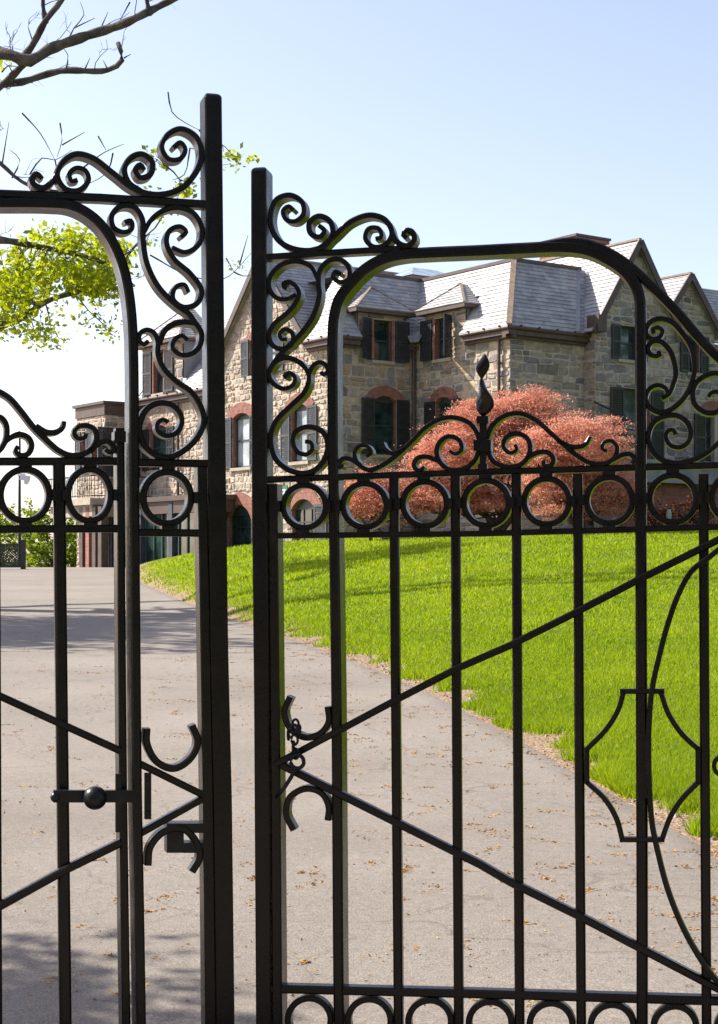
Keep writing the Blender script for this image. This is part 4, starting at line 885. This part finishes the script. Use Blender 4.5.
for i in range(4):
    u = L * i / 3; mb = MB(); mb.box(HP(-1.35, L_END + u * .97 + .1, 2.6), E2 * .16, N1 * .16, ZU * 1.4); mb.build('veranda_pier', M['shutter_grey'], house)
mb = MB(); mb.add([pv.P(.05, 1.2, 0), pv.P(L - .1, 1.2, 0), pv.P(L - .1, 3.8, 0), pv.P(.05, 3.8, 0)], [(0, 1, 2, 3)]); mb.build('veranda_glazing', M['pane'], house)
mb = MB()
for i in range(12): mb.box(pv.P(.3 + i * (L - .6) / 11, 2.5, .03), pv.U * .04, pv.N * .03, ZU * 1.3)
mb.build('veranda_mullions', M['frame'], house)
for px in (84, 90.5, 97, 103):
    t = t_at(px, KX - 1.0); mb = MB(); mb.box(HP(KX - 1.0, t, 2.4), E2 * .16, N1 * .16, ZU * 1.5); mb.build('balcony_pier', M['brick'] if px in (90.5,) else M['trim'], house)
# low porch in front of the right gables
po0 = s_at(646, TD + 1.6)
mb = MB(); mb.box(HP(po0 + 4, TD + .8, 5.15), E2 * 4, N1 * .85, ZU * .06); mb.box(HP(po0 + 4, TD + .75, 4.75), E2 * 3.9, N1 * .75, ZU * .34); mb.build('porch_roof', M['lead'], house)
mb = MB(); mb.box(HP(po0 + 4.1, TD + .6, 2.9), E2 * 3.8, N1 * .5, ZU * 1.5); mb.build('porch_wall', M['brick'], house)
# green sign by the ground-floor arch
su, sz1 = pL.uv(281.5, 486); su2, sz0 = pL.uv(290, 508)
mb = MB(); sg = empty('wall_sign', pL.P((su + su2) / 2, sz0, .1), 'small green sign with white marks on the sunlit stone wall', 'sign')
mb.box(pL.P((su + su2) / 2, (sz0 + sz1) / 2, .11), pL.U * (su2 - su) / 2, pL.N * .02, ZU * (sz1 - sz0) / 2); mb.build('board', M['green_sign'], sg)
mb = MB(); w = su2 - su; h = sz1 - sz0
for a, b, cw, chh in ((.5, .8, .32, .035), (.5, .66, .36, .035), (.34, .73, .05, .09), (.66, .73, .05, .09), (.5, .42, .3, .02), (.5, .3, .34, .02), (.5, .18, .22, .02)):
    mb.box(pL.P(su + w * a, sz0 + h * b, .134), pL.U * w * cw, pL.N * .003, ZU * h * chh)
mb.build('lettering', M['sign_white'], sg)

# ---------------------------------------------------------------- trees
def wander(a, b, n, jit, rng):
    a, b = Vector(a), Vector(b); L = (b - a).length; out = []
    for i in range(n + 1):
        f = i / n; p = a.lerp(b, f)
        if 0 < i < n: p += Vector((rng.gauss(0, 1), rng.gauss(0, 1), rng.gauss(0, 1))) * jit * L
        out.append(p)
    return out
def twigs(mb, p, d, L, r, rng, depth=2, n=3):
    e = p + d * L; pts = wander(p, e, 4, .05, rng); mb.tube(pts, [r * (1 - .6 * i / 4) for i in range(5)], 5)
    if depth:
        for _ in range(n):
            k = rng.uniform(.3, 1); q = p.lerp(e, k); dd = (d + Vector((rng.gauss(0, .6), rng.gauss(0, .6), rng.gauss(0, .6)))).normalized()
            twigs(mb, q, dd, L * rng.uniform(.4, .7), r * .55, rng, depth - 1, n)
def cluster_leaves(centres, count, spread, size, cols, rng, flat=0.2):
    P = []; 
    for c in centres: P.append(np.array(c)[None] + rng.normal(0, spread, (count, 3)) * np.array([1, 1, .7]))
    P = np.concatenate(P); V = leaf_quads(P, size, rng, flat)
    k = rng.uniform(0, 1, (len(P), 1)); c = np.array(cols[0]) * (1 - k) + np.array(cols[1]) * k
    return V, c

YT = 34.0
tree = empty('oak_tree', (-12.2, YT, float(zground(-12.2, YT))), 'large tree at the left with bare limbs above and a leafy branch below', 'tree')
rng = random.Random(4); nr = np.random.default_rng(4)
mb = MB(); limbs = []
zt0 = float(zground(-12.2, YT))
mb.tube([(-12.2, YT, zt0 - .3), (-12.2, YT, zt0 + .8), (-12.1, YT, zt0 + 4), (-12.0, YT, 8), (-12.2, YT, 11), (-12.5, YT, 12)], [.75, .55, .45, .4, .25, .12], 14)
def limb(pts, d0, d1, dy=0, dy2=0, Y=YT):
    P = catmull([Vector((a, b)) for a, b in pts], 8); n = len(P)
    W_ = [at(p.x, p.y, Y + dy + (dy2 - dy) * i / n + .12 * math.sin(i * .9)) for i, p in enumerate(P)]
    R = [(d0 + (d1 - d0) * i / (n - 1)) * (Y + dy + (dy2 - dy) * i / n) / F / 2 * (1 + .12 * math.sin(i * 2.1)) for i in range(n)]
    mb.tube(W_, R, 9); limbs.append((W_, R)); return W_
limb([(-208, 190), (-90, 80), (0, 53), (30, 61), (48, 50), (80, 38), (120, 25), (150, 11), (185, -8), (240, -40)], 20, 5, 0, -1)
limb([(-208, 250), (-80, 118), (0, 85), (22, 82), (60, 71), (108, 70), (122, 60), (118, 43)], 13, 5, 0, 1)
limb([(18, 64), (32, 46), (46, 20), (62, 0), (80, -30)], 8, 4, -.2, -1)
limb([(-60, 130), (-10, 95), (8, 80), (26, 62)], 8, 7)
limb([(46, 22), (43, 6), (44, -20)], 6, 3, -.5, -.5)
limb([(150, 14), (147, 2), (146, -20)], 6, 4, -.9, -1)
limb([(-208, 320), (-90, 240), (0, 240), (40, 247), (80, 255), (118, 264), (136, 245), (155, 228)], 16, 1.5, 0, 12)
limb([(-208, 440), (-60, 345), (0, 326), (25, 316), (45, 302), (75, 293), (118, 289), (135, 286)], 20, 1.5, 0, 12)
limb([(-208, 240), (-60, 135), (0, 163), (14, 176), (32, 187), (60, 192)], 9, 3, 0, 1)
for q in ([(22, 113), (40, 133), (55, 160)], [(30, 174), (42, 158), (55, 160), (72, 150)], [(60, 123), (62, 140), (57, 157)], [(62, 145), (85, 132)], [(84, 167), (105, 152), (124, 144)], [(113, 153), (107, 173), (88, 184)], [(168, 92), (172, 112), (184, 122), (199, 130)], [(2, 165), (9, 122)], [(12, 178), (20, 160), (10, 150)], [(98, 136), (106, 150)], [(55, 160), (60, 185)], [(190, 148), (184, 175), (172, 180)], [(165, 165), (180, 180), (176, 205)], [(150, 255), (190, 276), (223, 279), (234, 272), (251, 253)], [(234, 272), (243, 276), (252, 275)], [(240, 263), (248, 235)], [(226, 258), (234, 272)], [(155, 228), (172, 205), (190, 200)],
          [(66, 45), (74, 28), (84, 15), (80, 2)], [(74, 28), (95, 18)], [(66, 70), (68, 55), (62, 47)], [(100, 30), (108, 12)], [(14, 58), (12, 40), (18, 30)], [(34, 45), (28, 28)], [(85, 69), (90, 58)], [(108, 70), (103, 60)], [(130, 2), (118, 24)], [(124, 58), (131, 54)], [(2, 72), (8, 66), (22, 68)], [(45, 302), (50, 320), (52, 340)], [(75, 293), (88, 310), (110, 330)], [(30, 314), (35, 335)]):
    dq = 10.5 if sum(b for a, b in q) / len(q) > 236 else -.3
    limb(q, 1.7, .5, dq, dq)
for W_, R in limbs[:9]:
    for i in range(2, len(W_), 5):
        if R[i] > .2: continue
        d = Vector((rng.gauss(.3, .6), rng.gauss(0, .6), rng.gauss(.5, .5))).normalized(); twigs(mb, W_[i], d, rng.uniform(.4, 1.0), .012, rng, 2, 2)
# limbs of the crown out of the picture that shades the drive
for i in range(9):
    a = Vector((-12.1, YT, rng.uniform(6, 10))); b = Vector((rng.uniform(-19, -14), YT + rng.uniform(-5, 5), rng.uniform(9, 13))); mb.tube(wander(a, b, 5, .04, rng), [.2, .17, .14, .1, .07, .03], 7)
cl = []
for (x, y, rx, ry, k) in ((55, 238, 22, 12, 9), (88, 246, 22, 15, 12), (20, 285, 26, 20, 22), (8, 300, 14, 16, 9), (60, 278, 30, 14, 18), (100, 272, 22, 14, 14), (115, 258, 12, 12, 8), (22, 262, 16, 8, 5), (90, 288, 20, 10, 8), (12, 322, 12, 8, 4), (40, 330, 8, 6, 3)):
    for _ in range(k):
        a = nr.uniform(0, 6.28); q = math.sqrt(nr.uniform(0, 1)); cl.append(at(x + rx * q * math.cos(a), y + ry * q * math.sin(a), YT + 7 + x / 26 + nr.normal(0, 1.0)))
for (x, y) in ((50, 343), (64, 342), (43, 332), (85, 325), (96, 314), (112, 322), (121, 303), (116, 334), (107, 332), (100, 330), (76, 318), (155, 152), (153, 158), (166, 165), (182, 190), (150, 190), (186, 196), (172, 207), (190, 185), (236, 160), (231, 164), (241, 158), (236, 267), (4, 62), (52, 314), (30, 318), (125, 285), (130, 270), (148, 240), (160, 215)):
    cl.append(at(x, y, (YT + 10.8 if y > 222 else YT) + nr.normal(-.3, .4)))
LP_ = [p for W_, R in limbs for p in W_]
for c_ in cl:
    q = min(LP_, key=lambda p: (p - c_).length)
    if .1 < (q - c_).length < 3.5: mb.tube(wander(q, c_, 4, .06, rng), [.016, .013, .010, .008, .004], 5)
mb.build('trunk', M['bark'], tree, smooth=True)
V1, c1 = cluster_leaves(cl[:-30], 44, .25, .185, [(.16, .22, .008), (.37, .41, .014)], nr)
V2, c2 = cluster_leaves(cl[-30:], 18, .15, .15, [(.14, .20, .010), (.32, .36, .015)], nr)
cr = []
for i in range(150):
    p = Vector((nr.uniform(-21, -14.5), YT + nr.normal(-4, 2.2), nr.uniform(8.5, 12))); cr.append(p)
V3, c3 = cluster_leaves(cr, 80, .45, .30, [(.07, .13, .010), (.16, .22, .012)], nr)
np_mesh('crown', np.concatenate([V1, V2, V3]), 4, np.concatenate([c1, c2, c3]), M['leaf'], tree)

# tree beside the gate; its crown hangs over the foreground and dapples the drive
gt = empty('lime_tree', (-8.5, 8.2, .15), 'broad leafy tree left of the gate whose shade falls on the near drive', 'tree')
mb = MB(); mb.tube([(-8.5, 8.2, -.2), (-8.45, 8.2, .8), (-8.4, 8.2, 3), (-8.2, 8.1, 5), (-8.0, 8.0, 6.5)], [.45, .33, .26, .2, .06], 12); cl2 = []
for i in range(20):
    a = Vector((-8.3, 8.2, rng.uniform(3.2, 5.5))); b = Vector((rng.uniform(-8.6, -6.3), rng.uniform(6.9, 8.0), rng.uniform(4.4, 5.6))); mb.tube(wander(a, b, 4, .04, rng), [.08, .065, .05, .035, .012], 6); 
    for _ in range(4): cl2.append(a.lerp(b, rng.uniform(.6, 1.05)) + Vector((rng.gauss(0, .3), rng.gauss(0, .3), rng.gauss(0, .25))))
mb.build('trunk', M['bark'], gt, smooth=True)
V, c = cluster_leaves(cl2, 150, .26, .12, [(.07, .13, .01), (.16, .22, .012)], nr); np_mesh('crown', V, 4, c, M['leaf'], gt)

# red Japanese maples before the house
def maple(cx, base, Y, lobes, label, seed):
    r = np.random.default_rng(seed); rr = random.Random(seed); b = at(cx, base, Y)
    root = empty('japanese_maple', b, label, 'tree', 'red maples in front of the house'); mb = MB()
    allV = []; allC = []
    for (px, py, rx, ry, n) in lobes:
        c = np.array(at(px, py, Y)); k = Y / F; ax = np.array([rx * k, rx * k * .85, ry * k])
        mb.tube(wander(b - Vector((0, 0, .2)), Vector(c) , 6, .06, rr), [.11, .10, .08, .06, .045, .035, .02], 7)
        for _ in range(7):
            d = r.normal(size=3); d /= np.linalg.norm(d); mb.tube(wander(Vector(c) - Vector((0, 0, ax[2] * .5)), Vector(c + d * ax * .8), 4, .08, rr), [.035, .03, .022, .016, .008], 5)
        m = int(n * .78); d = r.normal(size=(m, 3)); d[:, 2] = np.abs(d[:, 2]) * 1.2 - .35; d /= np.linalg.norm(d, axis=1)[:, None]
        bump = 1 + .10 * np.sin(d[:, 0] * 9 + seed) + .09 * np.sin(d[:, 2] * 11 + d[:, 1] * 7)
        cc = c + d * ax * bump[:, None] * r.uniform(.35, 1.0, m)[:, None] ** .6
        for q in cc:
            p = q + r.normal(0, 1, (84, 3)) * np.array([.23, .23, .045]); out = (p - c); p[:, 2] -= .22 * np.linalg.norm(out[:, :2], axis=1) * .25
            allV.append(p); kk = np.clip(r.uniform(0, 1) + r.normal(0, .15, (84, 1)), 0, 1); allC.append((1 - kk) * np.array([.38, .150, .11]) + kk * np.array([.72, .43, .32]))
    P = np.concatenate(allV); Cc = np.concatenate(allC)
    V = leaf_quads(P, .075, r, .35, .38)
    mb.build('trunk', M['bark'], root, smooth=True); np_mesh('crown', V, 4, Cc, M['red_leaf'], root)
maple(500, 526, 50, [(530, 420, 40, 36, 260), (505, 428, 40, 36, 260), (462, 462, 50, 42, 330), (440, 500, 44, 26, 200), (436, 468, 34, 34, 150), (515, 475, 55, 42, 300), (478, 420, 26, 24, 120), (488, 506, 44, 20, 170)], 'tallest salmon red maple, behind the twisted finial of the gate', 101)
maple(590, 526, 47, [(580, 452, 50, 40, 360), (560, 490, 42, 34, 240), (605, 492, 34, 36, 240), (540, 455, 34, 30, 150), (582, 508, 44, 17, 140)], 'rounded salmon red maple at the right, reaching the window with green shutters', 102)
maple(385, 540, 50, [(375, 500, 30, 34, 190), (398, 505, 38, 28, 190), (352, 512, 16, 24, 70)], 'lowest salmon red maple at the left, against the shaded stone wall', 103)
# dark purple shrubs by the porch
def shrub(px, py, Y, rx, ry, n, cols, label, seed, name='shrub', cat='shrub', size=.1):
    r = np.random.default_rng(seed); rr = random.Random(seed); c = np.array(at(px, py, Y)); k = Y / F; b = Vector((c[0], c[1], float(zground(c[0], c[1]))))
    root = empty(name, b, label, cat, 'low shrubs by the porch' if name == 'shrub' else 'green trees beyond the drive'); mb = MB()
    for _ in range(6): mb.tube(wander(b - Vector((0, 0, .1)), Vector(c) + Vector((rr.gauss(0, rx * k * .4), rr.gauss(0, .3), rr.gauss(0, ry * k * .4))), 4, .05, rr), [.05 * ry * k, .04 * ry * k, .03 * ry * k, .02, .01], 6)
    d = r.normal(size=(n, 3)); d /= np.linalg.norm(d, axis=1)[:, None]; cc = c + d * np.array([rx * k, rx * k * .8, ry * k]) * (r.uniform(.1, 1.05, n) ** .5)[:, None] * (1 + .15 * np.sin(d[:, :1] * 7 + seed))
    V, c_ = cluster_leaves(cc, 26, .05 * ry * k + .06, size, cols, r); mb.build('trunk' if name != 'shrub' else 'stem', M['bark'], root, smooth=True)
    np_mesh('crown' if name != 'shrub' else 'foliage', V, 4, c_, M['leaf'], root)
DK = [(.030, .014, .012), (.10, .035, .028)]
shrub(655, 516, 50, 22, 17, 60, DK, 'dark purple shrub by the porch just right of the red maples', 201); shrub(694, 512, 50, 20, 18, 60, DK, 'dark purple shrub at the right edge below the grey porch roof', 202)
GRN = [(.075, .13, .010), (.20, .26, .014)]
shrub(8, 548, 82, 42, 46, 130, GRN, 'sunlit green tree at the far left behind the black lattice fence', 211, 'leafy_tree', 'tree', .22)
shrub(50, 545, 78, 36, 44, 120, GRN, 'sunlit green tree between the lamp post and the house', 212, 'leafy_tree', 'tree', .22)
shrub(84, 545, 84, 26, 40, 80, GRN, 'low green tree nearest the balcony piers of the house', 213, 'leafy_tree', 'tree', .22)
shrub(-50, 540, 90, 50, 45, 90, GRN, 'green tree at the very left beyond the drive', 214, 'leafy_tree', 'tree', .22)

# ---------------------------------------------------------------- lamp post with camera, lattice fence, small marker post
b = at(19.5, 566, 70); lp = empty('lamp_post', (b.x, b.y, float(zground(b.x, b.y))), 'slim black lamp post with a round top and a white security camera on its side', 'lamp post')
mb = MB(); top = at(19.5, 436, 70); mb.tube([(b.x, b.y, lp.location.z - .2), (b.x, b.y, lp.location.z + .5), (b.x, b.y, top.z)], [.10, .07, .055], 10); mb.build('pole', M['steel'], lp, smooth=True)
mb = MB(); mb.tube([(b.x - .03, b.y, top.z), (b.x - .02, b.y, top.z + .06), (b.x, b.y, top.z + .14), (b.x, b.y, top.z + .22)], [.10, .22, .20, .06], 14); mb.build('lamp_head', M['steel'], lp, smooth=True)
cp = at(25, 478, 69.9); mb = MB(); mb.box(cp, Vector((.2, 0, -.05)), Vector((0, .11, 0)), Vector((.03, 0, .12))); mb.box(cp + Vector((-.16, .02, .14)), Vector((.16, 0, 0)), Vector((0, .05, 0)), Vector((0, 0, .05))); mb.ball(cp + Vector((.06, -.02, -.17)), .12, 12, 8); mb.build('security_camera', M['white'], lp)
fp = empty('lattice_fence', at(0, 568, 64), 'black lattice fence panel with a square end post at the left beyond the drive', 'fence')
mb = MB(); A0, A1 = at(-70, 567, 64), at(21, 567, 64); h = .95; 
A0.z = A1.z = float(zdrive(64)) + .05
t = (A1 - A0).normalized(); L = (A1 - A0).length
sl = .28
mb.box((A0 + A1) / 2 + ZU * h * .97, t * L / 2, Vector((0, .03, 0)), ZU * .04); mb.box((A0 + A1) / 2 + ZU * .06, t * L / 2, Vector((0, .03, 0)), ZU * .04)
k = -h
while k < L:
    for sg, oy in ((1, 0), (-1, .012)):
        x0, x1 = k, k + h; z0, z1 = (0.08, h * .95) if sg > 0 else (h * .95, .08)
        f0 = max(0, -x0 / h); f1 = min(1, (L - x0) / h)
        if f1 > f0:
            a = A0 + t * (x0 + h * f0) + ZU * (z0 + (z1 - z0) * f0) + Vector((0, oy, 0)); c = A0 + t * (x0 + h * f1) + ZU * (z0 + (z1 - z0) * f1) + Vector((0, oy, 0)); mb.box((a + c) / 2, (c - a) / 2, Vector((0, .006, 0)), (c - a).normalized().cross(Vector((0, 1, 0))) * .018)
    k += .125
mb.build('lattice', M['wood_grey'], fp)
mb = MB(); mb.box(A1 + t * .09 + ZU * .5, t * .09, Vector((0, .09, 0)), ZU * .58); mb.box(A1 + t * .09 + ZU * 1.1, t * .11, Vector((0, .11, 0)), ZU * .03); mb.build('post', M['wood_grey'], fp)
mk = at(669, 514, 47); mz = float(zground(mk.x, mk.y)); mb = MB(); mb.tube([(mk.x, mk.y, mz - .05), (mk.x, mk.y, mz + .62), (mk.x, mk.y, mz + .70)], [.075, .075, .05], 12); mb.tube([(mk.x, mk.y, mz + .5), (mk.x, mk.y, mz + .56)], .085, 12)
o = mb.build('marker_post', M['pale_post'], None); tag(o, 'short pale green-white marker post in front of the dark shrubs', 'post')

# ---------------------------------------------------------------- trees out of view, added to darken the gate front and panes
nw = np.random.default_rng(77); n = 9000
th = nw.uniform(-1.25, 1.25, n); R = 15 + nw.exponential(3, n); Pw = np.stack([R * np.sin(th) * 1.3, -R * np.cos(th) , nw.uniform(.2, 13, n) * (1 + .2 * np.sin(th * 9))], 1)
Vw = leaf_quads(Pw, .9, nw, .2, .7); n2 = 5000; Pr = np.stack([nw.uniform(32, 48, n2), nw.uniform(15, 66, n2), nw.uniform(1, 16, n2)], 1); Vw = np.concatenate([Vw, leaf_quads(Pr, 1.1, nw, .2, .7)]); n += n2; kw = nw.uniform(0, 1, (n, 1)); wd = np_mesh('wood', Vw, 4, (1 - kw) * np.array([.04, .065, .010]) + kw * np.array([.09, .12, .012]), M['leaf']); tag(wd, 'dark leafy wood across the road, mirrored in the window panes', 'wood', kind='stuff')

# ---------------------------------------------------------------- light, sky, camera
EL = math.radians(40); ax = Vector((-.93, .37, 0)).normalized()
sd = Vector((ax.x * math.cos(EL), ax.y * math.cos(EL), math.sin(EL)))
w = bpy.data.worlds.new('World'); S.world = w; w.use_nodes = True; nt = w.node_tree
sky = nt.nodes.new('ShaderNodeTexSky'); sky.sky_type = 'NISHITA'; sky.sun_disc = False; sky.sun_elevation = EL; sky.sun_rotation = math.atan2(ax.x, ax.y)
sky.air_density = 1.0; sky.dust_density = 1.3; sky.ozone_density = 1.0; sky.altitude = 50
hs = nt.nodes.new('ShaderNodeHueSaturation'); hs.inputs['Saturation'].default_value = .82
nt.links.new(sky.outputs[0], hs.inputs['Color']); tm = nt.nodes.new('ShaderNodeMix'); tm.data_type = 'RGBA'; tm.blend_type = 'MULTIPLY'; tm.inputs[0].default_value = 1; tm.inputs[7].default_value = (1.05, .975, 1.03, 1); nt.links.new(hs.outputs[0], tm.inputs[6]); nt.links.new(tm.outputs[2], nt.nodes['Background'].inputs['Color']); nt.nodes['Background'].inputs['Strength'].default_value = .098
sun = bpy.data.lights.new('sun', 'SUN'); sun.energy = 4.2; sun.angle = math.radians(.53); sun.color = (1, .95, .87)
so = bpy.data.objects.new('sun', sun); COL.objects.link(so); so.rotation_euler = (-sd).to_track_quat('-Z', 'Y').to_euler(); so.location = (-20, 20, 40)
cam = bpy.data.cameras.new('camera'); co = bpy.data.objects.new('camera', cam); COL.objects.link(co); S.camera = co
co.location = (0, 0, CZ); co.rotation_euler = (math.pi / 2, 0, 0)
cam.sensor_fit = 'AUTO'; cam.sensor_width = 36; cam.lens = F / 1024 * 36; cam.shift_y = (HY - 512) / 1024; cam.clip_end = 6000; cam.clip_start = .05
S.render.resolution_x = 718; S.render.resolution_y = 1024
v = S.view_settings; v.view_transform = 'Standard'; v.look = 'None'; v.gamma = 1; v.use_curve_mapping = False; v.exposure = 1.28
